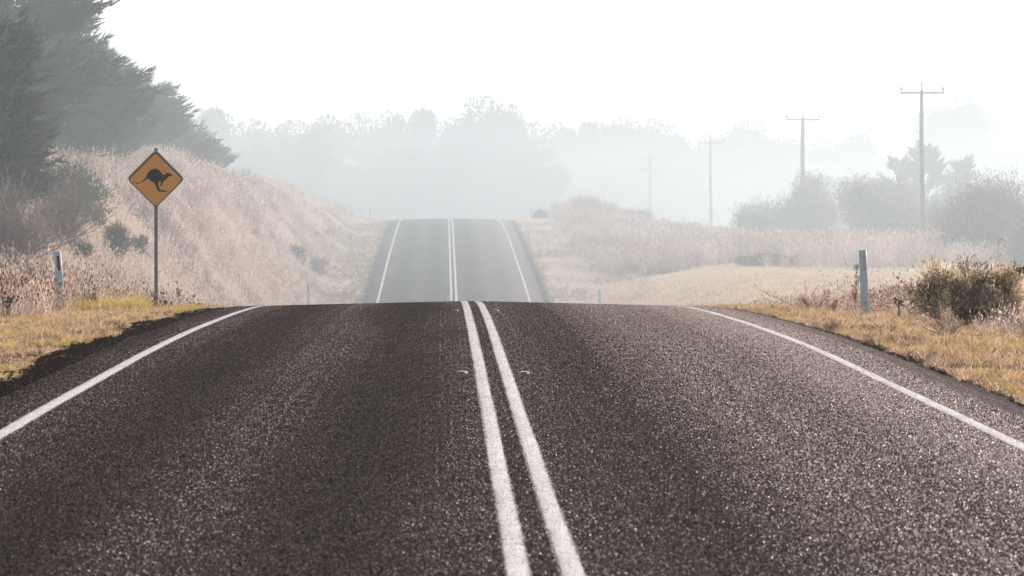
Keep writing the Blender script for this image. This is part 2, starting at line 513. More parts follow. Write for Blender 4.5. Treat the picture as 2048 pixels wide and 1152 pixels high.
# road
ry = axis([(-60, 14, 2), (14, 90, 0.2), (90, 300, 0.5), (300, 520, 5)])
re = np.random.default_rng(5)
def jag(y, amp, seed):
    r = np.random.default_rng(seed)
    v = np.zeros_like(y)
    for s, a in ((0.35, .35), (1.1, .3), (3.1, .25), (8.5, .2)):
        v += a * np.sin(y * s + r.random() * 9) * (0.6 + 0.4 * np.sin(y * s * .37 + r.random() * 9))
    v += (r.random(len(y)) - .5) * 0.5
    return v * amp
el = 4.02 + jag(ry, 0.07, 1)
er = 4.22 + jag(ry, 0.07, 2)
cols = [-1.0, -0.99, -3.5, -2.6, -1.75, -0.9, -0.45, 0.0, 0.45, 0.9, 1.75, 2.6, 3.5, 0.99, 1.0]
V = []
for j, c in enumerate(cols):
    if j == 0: x = -el - 0.03; dz = -0.05
    elif j == 1: x = -el; dz = -0.004
    elif j == len(cols) - 2: x = er; dz = -0.004
    elif j == len(cols) - 1: x = er + 0.03; dz = -0.05
    else: x = np.full_like(ry, c); dz = 0.0
    V.append(np.stack([x, ry, road_z(ry) - cross_drop(x, ry) + dz], 1))
V = np.stack(V, 1)
n_, k_ = V.shape[:2]
V = V.reshape(-1, 3)
ii = (np.arange(n_ - 1)[:, None] * k_ + np.arange(k_ - 1)[None]).ravel()
F = np.stack([ii, ii + 1, ii + k_ + 1, ii + k_], 1)
road = link('road', mesh_np('road', V, F, [M['asphalt']], smooth=True))
tag(road, 'coarse dark chip seal road running over two crests', kind='structure')

def painted_line(name, x0, width, y0, y1, seed, label):
    y = ry[(ry >= y0) & (ry <= y1)]
    wob = 0.006 * np.sin(y * 0.16 + seed) + 0.0025 * np.sin(y * .7 + seed * 2)
    r = np.random.default_rng(seed)
    fr = [-0.5, -0.42, 0, 0.42, 0.5]
    V, A = [], []
    for q in fr:
        x = x0 + wob + q * width
        if abs(q) == 0.5: x = x + (r.random(len(y)) - .5) * 0.022
        V.append(np.stack([x, y, road_z(y) - cross_drop(x, y) + 0.0045 - (0.003 if abs(q) == .5 else 0)], 1))
        A.append(np.full(len(y), abs(q) * 2))
    V = np.stack(V, 1); A = np.stack(A, 1).ravel()
    n_, k_ = V.shape[:2]
    ii = (np.arange(n_ - 1)[:, None] * k_ + np.arange(k_ - 1)[None]).ravel()
    me = mesh_np(name, V.reshape(-1, 3), np.stack([ii, ii + 1, ii + k_ + 1, ii + k_], 1), [M['paint']], smooth=True)
    at = me.attributes.new('across', 'FLOAT', 'POINT')
    at.data.foreach_set('value', A.astype(np.float32))
    o = link(name, me, road)
    o['label'] = label
    return o
painted_line('edge_line', -3.5, 0.135, -50, 500, 1, 'solid white edge line along the left lane')
painted_line('edge_line', 3.5, 0.135, -50, 500, 2, 'solid white edge line along the right lane')
painted_line('centre_line', -0.118, 0.122, -50, 281, 3, 'left line of the double white centre line')
painted_line('centre_line', 0.118, 0.122, -50, 500, 4, 'right line of the double white centre line')

# ------------------------------------------------------------------ haze
def air(name, dens):
    m = bpy.data.materials.new(name)
    m.use_nodes = True
    m.node_tree.nodes.clear()
    ho = m.node_tree.nodes.new('ShaderNodeOutputMaterial')
    pv = m.node_tree.nodes.new('ShaderNodeVolumePrincipled')
    pv.inputs['Color'].default_value = HAZE_COLOR
    pv.inputs['Density'].default_value = dens
    pv.inputs['Anisotropy'].default_value = HAZE_G
    m.node_tree.links.new(pv.outputs[0], ho.inputs['Volume'])
    return m
haze = MB().box(-480, 480, -80, 1130, -4.5, 42).build('haze', air('haze_air', HAZE_DENSITY))
tag(haze, 'pale thin haze over the whole valley', kind='stuff')
# the drifting smoke lies in the dip beyond the first crest, its front sloping back
y0 = 74
sv = [(-470, y0, -4.2), (470, y0, -4.2), (470, 1115, -4.2), (-470, 1115, -4.2),
      (-460, y0 + 8, 6), (460, y0 + 8, 6), (465, 1115, 6), (-465, 1115, 6),
      (-450, y0 + 30, 16), (450, y0 + 30, 16), (455, 1115, 16), (-455, 1115, 16)]
sf = [(3, 2, 1, 0), (8, 9, 10, 11)] + [(i, (i + 1) % 4, 4 + (i + 1) % 4, 4 + i) for i in range(4)] + [(4 + i, 4 + (i + 1) % 4, 8 + (i + 1) % 4, 8 + i) for i in range(4)]
smoke = MB().add(sv, sf).build('smoke', air('drifting_smoke', SMOKE_DENSITY))
tag(smoke, 'pale smoke lying in the dip beyond the first crest', kind='stuff')

# ------------------------------------------------------------------ grass: prototypes and scatter
lib = bpy.data.collections.new('grass_prototypes')      # not linked: sources for the scattered ground cover

def blades(n, h0, h1, spread, lean, w, seed, curl=0.5, heads=0.0, head=(0.02, 0.06), segs=2, base=0.0):
    r = np.random.default_rng(seed)
    V, F, MI = [], [], []
    for i in range(n):
        a = r.random() * 2 * PI
        rr = spread * math.sqrt(r.random())
        p = np.array([rr * math.cos(a), rr * math.sin(a), base])
        h = h0 + (h1 - h0) * r.random()
        la = r.random() * 2 * PI
        ln = lean * (0.3 + r.random())
        d = np.array([math.cos(la) * ln, math.sin(la) * ln, 1.0])
        fa = r.random() * PI
        side = np.array([math.cos(fa), math.sin(fa), 0]) * w * (0.6 + 0.8 * r.random())
        b = len(V)
        for s in range(segs + 1):
            t = s / segs
            c = p + d * h * t + np.array([math.cos(la), math.sin(la), -0.4]) * (curl * h * t * t * ln)
            ww = side * (1 - t * 0.85)
            if s < segs: V += [c - ww, c + ww]
            else: V.append(c)
        for s in range(segs - 1):
            F += [(b + 2*s, b + 2*s + 1, b + 2*s + 3), (b + 2*s, b + 2*s + 3, b + 2*s + 2)]
            MI += [0, 0]
        F.append((b + 2*segs - 2, b + 2*segs - 1, b + 2*segs)); MI.append(0)
        if r.random() < heads:
            c = V[-1]
            b = len(V)
            hw, hh = head[0] * (0.6 + 0.8 * r.random()), head[1] * (0.6 + 0.8 * r.random())
            u = d / np.linalg.norm(d)
            for q in range(2):
                an = fa + q * PI / 2
                sd = np.array([math.cos(an), math.sin(an), 0]) * hw
                V += [c - u * hh * .3, c + sd + u * hh * .15, c + u * hh, c - sd + u * hh * .15]
                F += [(b, b + 1, b + 2), (b, b + 2, b + 3)]; MI += [1, 1]
                b += 4
    return np.array(V), np.array(F), MI

def proto(name, mats, *a, **k):
    V, F, MI = blades(*a, **k)
    me = mesh_np(name, V, F, mats, MI)
    o = bpy.data.objects.new(name, me)
    return o

def make_coll(name, objs):
    c = bpy.data.collections.new(name)
    for o in objs: c.objects.link(o)
    return c

def scatter_tree(coll):
    g = bpy.data.node_groups.new('scatter_' + coll.name, 'GeometryNodeTree')
    g.interface.new_socket('Geometry', in_out='INPUT', socket_type='NodeSocketGeometry')
    g.interface.new_socket('Geometry', in_out='OUTPUT', socket_type='NodeSocketGeometry')
    N = g.nodes
    gi, go = N.new('NodeGroupInput'), N.new('NodeGroupOutput')
    iop = N.new('GeometryNodeInstanceOnPoints')
    ci = N.new('GeometryNodeCollectionInfo')
    ci.inputs['Collection'].default_value = coll
    ci.inputs['Separate Children'].default_value = True
    ci.inputs['Reset Children'].default_value = True
    def attr(n, t):
        a = N.new('GeometryNodeInputNamedAttribute'); a.data_type = t
        a.inputs['Name'].default_value = n
        return a.outputs[0]
    g.links.new(gi.outputs[0], iop.inputs['Points'])
    g.links.new(ci.outputs[0], iop.inputs['Instance'])
    iop.inputs['Pick Instance'].default_value = True
    g.links.new(attr('idx', 'INT'), iop.inputs['Instance Index'])
    g.links.new(attr('rot', 'FLOAT_VECTOR'), iop.inputs['Rotation'])
    g.links.new(attr('scl', 'FLOAT_VECTOR'), iop.inputs['Scale'])
    g.links.new(iop.outputs[0], go.inputs[0])
    return g

def scatter(name, P, scl, coll, label, parent=None, tilt=0.12, seed=1, wind=(0, 0)):
    r = np.random.default_rng(seed)
    n = len(P)
    me = bpy.data.meshes.new(name)
    me.vertices.add(n)
    me.vertices.foreach_set('co', np.asarray(P, np.float32).ravel())
    rot = np.stack([r.normal(0, tilt, n) + wind[0], r.normal(0, tilt, n) + wind[1], r.random(n) * 2 * PI], 1).astype(np.float32)
    a = me.attributes.new('rot', 'FLOAT_VECTOR', 'POINT'); a.data.foreach_set('vector', rot.ravel())
    s3 = np.stack([scl, scl, scl * (0.75 + 0.5 * r.random(n))], 1).astype(np.float32)
    a = me.attributes.new('scl', 'FLOAT_VECTOR', 'POINT'); a.data.foreach_set('vector', s3.ravel())
    a = me.attributes.new('idx', 'INT', 'POINT'); a.data.foreach_set('value', r.integers(0, 1000, n).astype(np.int32) % max(1, len(coll.objects)))
    o = link(name, me, parent)
    md = o.modifiers.new('scatter', 'NODES')
    md.node_group = scatter_tree(coll)
    if label: tag(o, label, kind='stuff')
    return o

def region(n, x0, x1, y0, y1, seed, keep=None, near=False):
    r = np.random.default_rng(seed)
    X = x0 + (x1 - x0) * r.random(n)
    Y = y0 + (y1 - y0) * r.random(n)
    # keep to what the frame can show (a few metres to spare on both sides)
    m = (X > -0.45 - 0.1115 * Y - 3.5) & (X < -0.45 + 0.1455 * Y + 3.5)
    if keep is not None: m &= keep(X, Y, r.random(n))
    X, Y = X[m], Y[m]
    return np.stack([X, Y, ground_z(X, Y) - 0.01], 1)

short_c = make_coll('short_grass_tufts', [proto('short_grass_tuft', [M['verge_grass']], 22, .03, .10, .075, .8, .0042, s) for s in range(5)])
turf_c = make_coll('green_tufts', [proto('green_grass_tuft', [M['green_tuft']], 26, .06, .16, .07, .6, .004, 20 + s) for s in range(3)])
weed_c = make_coll('dry_weed_tufts', [proto('dry_weed_tuft', [M['dry_weed'], M['dry_weed']], 16, .16, .5, .12, .35, .0045, 30 + s, heads=.7, head=(.013, .05)) for s in range(4)]
                   + [proto('dry_leafy_tuft', [M['dry_weed'], M['dark_weed']], 30, .06, .28, .14, .7, .010, 40 + s, heads=.15, head=(.014, .03)) for s in range(2)])
hill_c = make_coll('hill_grass_tufts', [proto('hill_grass_tuft', [M['hill_grass'], M['hill_grass']], 24, .25, .75, .28, .4, .013, 50 + s, heads=.35, head=(.022, .09)) for s in range(4)])
mown_c = make_coll('mown_grass_tufts', [proto('mown_grass_tuft', [M['mown_grass']], 26, .06, .22, .3, .6, .018, 60 + s) for s in range(3)])
reed_c = make_coll('reed_tufts', [proto('reed_tuft', [M['reed'], M['reed']], 26, .6, 1.35, .32, .22, .014, 70 + s, heads=.5, head=(.03, .13)) for s in range(4)])
tall_c = make_coll('tall_weed_tufts', [proto('tall_weed_tuft', [M['dry_weed'], M['dark_weed']], 11, .35, .85, .10, .22, .0065, 80 + s, heads=.9, head=(.009, .04)) for s in range(3)])

# short verge grass either side
def verge_keep(X, Y, u):
    a = np.abs(X)
    lim = np.where(X < 0, 4.47 + 0.55 * (vnoise(X * 2, Y * 0.5, 1.0, 1) - 0.3), 4.27 + 0.10 * vnoise(X, Y, 1.3, 2))
    d = (a - lim)
    return (d > 0) & (u < np.clip(0.25 + d * 2.2, 0, 1))
P = np.concatenate([region(85000, -10.5, -4.2, 24, 84, 1, verge_keep), region(85000, 4.2, 12, 22, 84, 2, verge_keep)])
scatter('verge_grass', P, (0.35 + 0.9 * vnoise(P[:, 0], P[:, 1], .8, 3)) * (.6 + .9 * rng.random(len(P)) ** 2), short_c, 'short dry yellow and tan grass on the road verges', seed=4, tilt=.2)
litter_c = make_coll('leafy_litter', [proto('leafy_litter', [M['litter']], 6, .012, .038, .035, 1.3, .0065, 10 + s, curl=.9) for s in range(5)])
P = np.concatenate([region(90000, -10, -4.4, 24, 84, 55, verge_keep), region(90000, 4.2, 12, 22, 84, 56, verge_keep)])
scatter('dry_litter', P, .5 + 1.2 * rng.random(len(P)) ** 2, litter_c, 'scraps of dry broad leaves lying through the verge grass', seed=57, tilt=.4)
P = np.concatenate([region(9000, -10, -4.5, 24, 82, 5, lambda X, Y, u: u < .9 * (vnoise(X, Y * .5, .9, 6) > .62)),
                    region(7000, 4.4, 9, 24, 82, 7, lambda X, Y, u: u < .5 * (vnoise(X, Y * .5, .9, 8) > .66))])
scatter('green_grass', P, 0.5 + 0.5 * rng.random(len(P)), turf_c, 'yellow green grass patches in the verge turf', seed=9, tilt=.2)

# brown weeds behind the verge, both sides of the first crest
def weed_keep(X, Y, u):
    a = np.abs(X)
    lim = np.where(X < 0, 7.1 - 1.5 * sstep(66, 73, Y), 6.3 - .9 * sstep(60, 72, Y)) + 0.9 * (vnoise(X, Y * .6, .8, 10) - .5)
    clear = ((X > -7.9) & (X < -6.3) & (Y > 52) & (Y < 70.6)) | ((X > 5.9) & (X < 6.6) & (Y > 58) & (Y < 64.4))
    return (u < np.clip((a - lim) * 1.2, 0, 1)) & (~clear | (u < .12))
P = np.concatenate([region(26000, -14, -5, 34, 100, 11, weed_keep), region(26000, 5, 16, 34, 100, 12, weed_keep)])
sc = (0.45 + 1.0 * vnoise(P[:, 0], P[:, 1], .7, 13)) * (0.6 + .5 * sstep(5.5, 8.5, np.abs(P[:, 0]))) * np.where(P[:, 0] > 0, .68, 1.0)
scatter('dry_weeds', P, sc, weed_c, 'tangle of dry brown weeds behind the verges', seed=14)
P = np.concatenate([region(900, -13, -6.6, 62, 98, 15, lambda X, Y, u: u < .25 + .75 * (vnoise(X, Y, .5, 16) > .5)),
                    region(500, 7.4, 14, 55, 98, 17, lambda X, Y, u: u < .15 + .7 * (vnoise(X, Y, .5, 18) > .55))])
scatter('tall_seeding_weeds', P, .6 + .45 * rng.random(len(P)), tall_c, 'tall thin weeds with dark seed heads rising over the dry weeds', seed=19)
# yellow green tuft between guide post and sign
P = region(260, -7.0, -5.75, 69, 72.5, 21)
P2 = region(220, 7.0, 8.3, 58, 63, 22)
P = np.concatenate([P, P2])
scatter('yellow_tufts', P, 1.6 + .8 * rng.random(len(P)), turf_c, 'bright yellow green tufts low in the weeds', seed=23)
# pale seed heads on right
fluff_c = make_coll('fluff_heads', [proto('fluff_head', [M['dry_weed'], M['seed_white']], 5, .12, .34, .09, .4, .003, 90 + s, heads=1.0, head=(.011, .03)) for s in range(3)])
P = region(700, 6.6, 10.5, 42, 60, 24, lambda X, Y, u: u < (vnoise(X, Y * .7, 1.0, 25) > .45))
scatter('pale_seed_heads', P, .7 + .6 * rng.random(len(P)), fluff_c, 'pale fluffy seed heads below the bush on the right verge', seed=26)

# hill on the left and roadside beyond the first crest
def hill_keep(X, Y, u):
    a = np.abs(X)
    return (a > 4.3) & (u < np.clip((a - 4.1) * .5, 0.2, 1) * (.25 + 1.1 * sstep(.25, .6, vnoise(X, Y * .5, .55, 80))))
def hill_scale(P):
    a = np.abs(P[:, 0])
    return (0.28 + .72 * sstep(5.5, 9.5, a)) * (.3 + .75 * vnoise(P[:, 0], P[:, 1] * .5, .35, 31) + .9 * np.clip(vnoise(P[:, 0], P[:, 1] * .5, .9, 79) - .6, 0, 1))
P = region(110000, -38, -4.6, 84, 330, 30, hill_keep)
scatter('hill_grass', P, hill_scale(P), hill_c, 'pale pinkish dry grass covering the hillside left of the road', seed=32, wind=(0, .05))
P = region(20000, 4.6, 9.5, 84, 330, 33, lambda X, Y, u: u < np.clip((X - 4.3) * .8, .2, 1))
scatter('roadside_grass', P, .35 * (.6 + .7 * vnoise(P[:, 0], P[:, 1], .4, 34)), hill_c, 'short dry grass beside the far stretch of road', seed=35)
P = region(80000, 6.5, 50, 84, 215, 36, lambda X, Y, u: (Y < 196 + 8 * vnoise(X, Y, .12, 37)))
scatter('mown_field', P, .6 + .6 * vnoise(P[:, 0], P[:, 1], .3, 38), mown_c, 'pale yellow low grass field right of the road', seed=39)
def reed_keep(X, Y, u):
    lim = np.where(X < 15, 202, 190) + 7 * (vnoise(X, Y * 0, .25, 41) - .5)
    return (Y > lim) & (X > 7.2 + 0.8 * vnoise(X * 0, Y, .2, 42)) & (u < .35 + .65 * vnoise(X, Y, .2, 43))
P = region(90000, 7, 70, 186, 400, 40, reed_keep)
sc = (.55 + .75 * vnoise(P[:, 0], P[:, 1], .22, 44)) * (.75 + .25 * (vnoise(P[:, 0], P[:, 1], .9, 45)))
scatter('reed_bank', P, sc, reed_c, 'dense pale mauve reeds and tall dry grass across the right field', seed=46)

P = region(9000, -30, -6.5, 88, 300, 90, lambda X, Y, u: u < sstep(.58, .72, vnoise(X, Y * .6, .4, 91)))
scatter('hill_clumps', P, .35 + .4 * rng.random(len(P)), reed_c, 'taller clumps of dry grass standing in patches on the hillside', seed=92)

# loose stones along the seal edge
def stone_proto(seed):
    r = np.random.default_rng(seed)
    ph = (1 + 5 ** .5) / 2
    v = np.array([(-1, ph, 0), (1, ph, 0), (-1, -ph, 0), (1, -ph, 0), (0, -1, ph), (0, 1, ph), (0, -1, -ph), (0, 1, -ph), (ph, 0, -1), (ph, 0, 1), (-ph, 0, -1), (-ph, 0, 1)], float)
    f = np.array([(0,11,5),(0,5,1),(0,1,7),(0,7,10),(0,10,11),(1,5,9),(5,11,4),(11,10,2),(10,7,6),(7,1,8),(3,9,4),(3,4,2),(3,2,6),(3,6,8),(3,8,9),(4,9,5),(2,4,11),(6,2,10),(8,6,7),(9,8,1)])
    v = v / 1.9 * (0.7 + .5 * r.random((12, 1))) * np.array([1, .8, .6])
    return bpy.data.objects.new('loose_stone', mesh_np('loose_stone', v * 0.012, f, [M['stone']]))
stone_c = make_coll('loose_stones', [stone_proto(s) for s in range(4)])
def st_keep(X, Y, u):
    a = np.abs(X)
    return u < np.where(X < 0, .16 * np.exp(-((a - 4.35) / .4) ** 2) + .6 * np.exp(-((a - 4.1) / .12) ** 2) * (vnoise(X, Y * .3, 1.0, 81) > .4), np.exp(-((a - 4.3) / .12) ** 2))
P = np.concatenate([region(26000, -5.4, -3.95, 24, 72, 50, st_keep), region(12000, 4.1, 4.8, 22, 72, 51, st_keep)])
P[:, 2] += 0.012
scatter('shoulder_gravel', P, .6 + 1.4 * rng.random(len(P)) ** 2, stone_c, 'loose dark gravel along the edges of the road seal', seed=52, tilt=1.0)

# stone chips of the road seal: one metre patches laid side by side as far as the first crest
def chip_patch(seed, n=4600):
    r = np.random.default_rng(seed)
    P = np.stack([r.random(n) - .5, r.random(n) - .5, np.full(n, -.001)], 1)
    s = (.0030 + .0036 * r.random(n))[:, None]
    a = r.random(n) * 2 * PI
    V = []
    for k in range(4):
        an = a + k * PI / 2 + r.normal(0, .25, n)
        V.append(P + np.stack([np.cos(an), np.sin(an), np.zeros(n)], 1) * s)
    top = P + np.stack([r.normal(0, .3, n) * s[:, 0], r.normal(0, .3, n) * s[:, 0], s[:, 0] * (.55 + .6 * r.random(n)) + .002], 1)
    top2 = top + np.stack([np.cos(a), np.sin(a), np.zeros(n)], 1) * s * .6
    V = np.stack(V + [top, top2], 1).reshape(-1, 3)
    b = (np.arange(n) * 6)[:, None]
    F = np.concatenate([b + np.array(f)[None] for f in ((0, 1, 5), (1, 4, 5), (1, 2, 4), (2, 3, 4), (3, 0, 4), (0, 5, 4))])
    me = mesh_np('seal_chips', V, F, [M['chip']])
    at = me.attributes.new('chip', 'FLOAT', 'POINT')
    at.data.foreach_set('value', np.repeat(r.random(n), 6).astype(np.float32))
    return bpy.data.objects.new('seal_chips', me)
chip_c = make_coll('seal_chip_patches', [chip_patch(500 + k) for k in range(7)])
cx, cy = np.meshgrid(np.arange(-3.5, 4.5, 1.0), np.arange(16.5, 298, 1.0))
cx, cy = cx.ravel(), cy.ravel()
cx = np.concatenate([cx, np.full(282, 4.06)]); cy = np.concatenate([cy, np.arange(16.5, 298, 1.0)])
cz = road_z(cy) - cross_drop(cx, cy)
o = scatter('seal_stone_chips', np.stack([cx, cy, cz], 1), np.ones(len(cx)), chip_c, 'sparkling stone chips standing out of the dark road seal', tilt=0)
rx = np.arctan((road_z(cy + .5) - cross_drop(cx, cy + .5)) - (road_z(cy - .5) - cross_drop(cx, cy - .5)))
ry_ = np.arctan(cross_drop(cx + .45, cy) - cross_drop(cx - .45, cy)) / .9
rot = np.stack([rx, ry_, np.zeros(len(cx))], 1).astype(np.float32)
o.data.attributes['rot'].data.foreach_set('vector', rot.ravel())
sc_ = np.ones((len(cx), 3), np.float32); sc_[cx > 4, 0] = .16
o.data.attributes['scl'].data.foreach_set('vector', sc_.ravel())

# ------------------------------------------------------------------ kangaroo sign
f_px = 8000.0
def at(px, D, y=None):
    """ground position for a column of the photograph at distance D along the road"""
    return ((px - 888.0) / (f_px / D) - 0.45, D)
sx_, sy_ = at(313, 74.0)
U = f_px / 74.0
sign = empty('warning_sign', (sx_, sy_, gz(sx_, sy_)))
tag(sign, 'yellow diamond sign with black leaping kangaroo on a thin steel post', 'road sign')
zb = sign.location.z
zc = 1.5 + (500 - 359.5) / U - zb        # centre of the plate above the ground
hd = 56.3 / U                            # half diagonal
MB().tube([(0, 0, -.3), (0, 0, zc + hd + 0.045)], 0.033, 14).build('post', M['post_steel'], sign, smooth=False)
MB().tube([(0, 0, zc + hd + 0.045), (0, 0, zc + hd + 0.062)], [0.038, 0.034], 14).build('post_cap', M['post_steel'], sign)
def diamond(h, r, dz=0.0, dx=0.0, n=4):
    """rounded diamond outline, counter-clockwise"""
    pts = []
    for k in range(4):
        a = k * PI / 2
        cx, cz = math.cos(a) * (h - r * 1.414), math.sin(a) * (h - r * 1.414)
        for j in range(n + 1):
            b = a - PI / 4 + (PI / 2) * j / n
            pts.append((dx + cx + r * math.cos(b), dz + cz + r * math.sin(b)))
    return pts
MB().prism(diamond(hd + .012, .06, zc + .026, -.002), -.040, -.036).build('backing_plate', M['steel'], sign)
rim = MB()
o_, i_ = diamond(hd + .014, .06, zc + .026, -.002), diamond(hd - .012, .05, zc + .026, -.002)
n_ = len(o_)
vs = [(x, y, z) for y in (-.0695, -.0405) for ring in (o_, i_) for x, z in ring]
fs = []
for i in range(n_):
    j = (i + 1) % n_
    fs += [(i, j, n_ + j, n_ + i), (2*n_ + i, 3*n_ + i, 3*n_ + j, 2*n_ + j), (i, 2*n_ + i, 2*n_ + j, j), (n_ + i, n_ + j, 3*n_ + j, 3*n_ + i)]
rim.add(vs, fs).build('rim', M['steel'], sign)
MB().prism(diamond(hd, .055, zc), -.078, -.0725).build('sign_border', M['sign_black'], sign)
plate = MB().prism(diamond(hd - .026, .045, zc), -.0815, -.079).build('sign_face', M['sign_yellow'], sign)
KP = [(205,625),(228,655),(256,672),(298,679),(338,666),(373,640),(403,606),(425,567),(445,525),(470,495),(503,472),(545,461),(590,467),(625,489),(650,520),(668,544),(690,553),(712,551),(730,541),(716,524),(702,501),(722,510),(743,529),(770,528),(798,544),(825,561),(812,573),(785,572),(762,581),(747,601),(726,622),(705,641),(682,658),(670,686),(655,724),(636,730),(623,716),(640,710),(647,688),(642,655),(622,652),(609,668),(603,702),(611,742),(628,780),(700,795),(766,818),(690,816),(612,809),(595,800),(583,768),(563,720),(540,673),(500,657),(465,627),(440,612),(400,640),(360,668),(315,687),(275,690),(238,674),(214,645)]
kp = [((x - 565) / 7.68 / U, zc - (y - 628) / 7.68 / U) for x, y in KP]
kp.reverse()
MB().prism(kp, -.0845, -.082).build('kangaroo_symbol', M['sign_black'], plate)
for z in (zc - hd + .085, zc + hd * 0.14):
    MB().tube([(0, -.0862, z), (0, -.0785, z)], .009 if z < zc else .006, 8).build('bolt', M['rust'], sign)

# ------------------------------------------------------------------ guide posts
def guide_post(px, D, h, lean, label, front=True, rz=0.0, width=0.125, group=None):
    x, y = at(px, D)
    t = empty('guide_post', (x, y, gz(x, y)), rz)
    t.rotation_euler = (lean[1], lean[0], rz)
    tag(t, label, 'guide post', group)
    n = 8
    prof = []
    for i in range(n + 1):
        a = -0.95 + 1.9 * i / n
        prof.append((width / 2 * math.sin(a) / math.sin(.95), 0.035 * (1 - math.cos(a)) / (1 - math.cos(.95)) ))
    vs, fs = [], []
    for z, sc in ((-.25, .92), (h * .5, 1.0), (h, 1.0)):
        for (a, b) in prof: vs.append((a * sc, b, z))
        for (a, b) in prof: vs.append((a * sc, b + .009, z))
    m = n + 1
    for L in range(2):
        o = L * 2 * m
        for i in range(n):
            fs.append((o + i, o + i + 1, o + 2*m + i + 1, o + 2*m + i))
            fs.append((o + m + i + 1, o + m + i, o + 3*m + i, o + 3*m + i + 1))
        fs.append((o, o + 2*m, o + 3*m, o + m)); fs.append((o + n, o + m + n, o + 3*m + n, o + 2*m + n))
    top = 2 * 2 * m
    for i in range(n): fs.append((top + i, top + i + 1, top + m + i + 1, top + m + i))
    body = MB().add(vs, fs).build('post_body', M['guide_white'], t, smooth=True)
    if front:
        MB().box(-.020, .022, -.008, .0025, h - .33, h - .075).build('reflector', M['reflector_red'], t, bevel=.003)
    else:
        MB().box(-.032, .034, -.006, .001, h - .30, h - .07).build('faded_patch', M['guide_grey'], t)
        for bx, bz in ((.018, h - .125), (.02, h - .31), (-.012, h - .57), (.02, .22)):
            MB().tube([(bx, -.012, bz), (bx, .004, bz)], .008, 7).build('bolt', M['rust'], t)
    return t
guide_post(127, 70, 1.12, (-.085, -.02), 'leaning pale roadside post with dark red reflector beside tall weed', True, .12)
guide_post(1732, 64, 1.06, (-.04, 0), 'white roadside post with grey patch and bolts, nearest on right verge', False, -.1)
guide_post(617, 178, 1.08, (0, 0), 'small post with red reflector just behind the first crest, left side', True)
guide_post(1200, 178, 1.08, (0, 0), 'small pale post just behind the first crest, right side', False)
guide_post(702, 230, .95, (0, 0), 'thin hazy post halfway up the far rise, below the hill', True)
guide_post(740, 291, 1.0, (0, 0), 'tiny hazy post on the far crest left of the road', True)
guide_post(1063, 291, 1.0, (0, 0), 'tiny hazy post on the far crest right of the road', False)

# ------------------------------------------------------------------ raised markers
def raised_marker(x, y):
    z = float(road_z(np.array([y]))[0] - cross_drop(np.array([x]), np.array([y]))[0])
    t = empty('raised_marker', (x, y, z))
    MB().box(-.050, .052, -.050, .050, -.004, .019, .012, .010).build('marker_body', M['marker_white'], t, bevel=.003)
    vs = [(-.044, -.0530, .001), (.020, -.0530, .001), (.018, -.0450, .0182), (-.038, -.0450, .0182),  # lens kept off the right end, whose white stands for sun glint
          (-.044, -.0490, .001), (.020, -.0490, .001), (.018, -.0400, .0182), (-.038, -.0400, .0182)]
    MB().add(vs, [(0, 1, 2, 3), (7, 6, 5, 4), (0, 4, 5, 1), (1, 5, 6, 2), (2, 6, 7, 3), (3, 7, 4, 0)]).build('reflector', M['marker_lens'], t)
    return t
rows = [(36.5, 'nearest row'), (56.7, 'second row, just before the first crest'), (71.0, 'third row, on the first crest'),
        (186, 'lowest row on the far rise'), (197, 'second row up the far rise'), (211, 'third row up the far rise'),
        (229, 'fourth row up the far rise'), (249, 'fifth row up the far rise'), (272, 'sixth row up the far rise'), (288, 'topmost row at the far crest')]
m0 = raised_marker(-.275, rows[0][0])
first = True
for D, words in rows:
    for s, side in ((-1, 'left'), (1, 'right')):
        if first: o = m0; first = False
        else: o = copy_tree(m0)
        x = s * .285
        o.location = (x, D, float(road_z(np.array([D]))[0] - cross_drop(np.array([x]), np.array([D]))[0]))
        tag(o, 'small raised reflector %s of the double line, %s' % (side, words), 'road marker', 'raised reflectors beside the double centre line')

# ------------------------------------------------------------------ power poles
def power_pole(px, D, top_y, arm, label, arms=1, r=0.13, lean=0.0):
    x, y = at(px, D)
    u = f_px / D
    g = gz(x, y)
    t = empty('power_pole', (x, y, g))
    t.rotation_euler = (0, lean, 0)
    tag(t, label, 'power pole', 'power poles along the right field')
    h = 1.5 + (500 - top_y) / u - g
    w = .04
    MB().tube([(0, 0, -.5), (w, 0, h * .35), (-w * .5, 0, h * .7), (0, 0, h - .45)], [r * 1.15, r * 1.05, r * .9, r * .8], 12).build('pole', M['pole_wood'], t, smooth=True)
    MB().tube([(0, 0, h - .45), (0, 0, h - .28), (0, 0, h - .24), (0, 0, h)], [.03, .03, .06, .03], 8).build('top_pin', M['insulator'], t)
    pins = [(0, 0, h)]
    for k in range(arms):
        za = h - .62 - k * 1.25
        ar = MB().box(-arm / 2, arm / 2, -r - .1, -r, za - .055, za + .055).build('crossarm', M['pole_wood'], t, bevel=.008)
        for sx in (-1, 1):
            ins = MB().tube([(sx * (arm / 2 - .06), -r - .05, za + .055), (sx * (arm / 2 - .06), -r - .05, za + .13), (sx * (arm / 2 - .06), -r - .05, za + .16), (sx * (arm / 2 - .06), -r - .05, za + .34)], [.025, .025, .065, .045], 8).build('insulator', M['insulator'], ar)
            if k == 0: pins.append((sx * (arm / 2 - .06), -r - .05, za + .34))
            MB().tube([(sx * arm * .28, -r - .11, za - .02), (sx * .04, -r - .03, za - .75)], .014, 6).build('brace', M['steel'], t)
    return t, [Vector((x + p[0], y + p[1], g + p[2])) for p in pins]
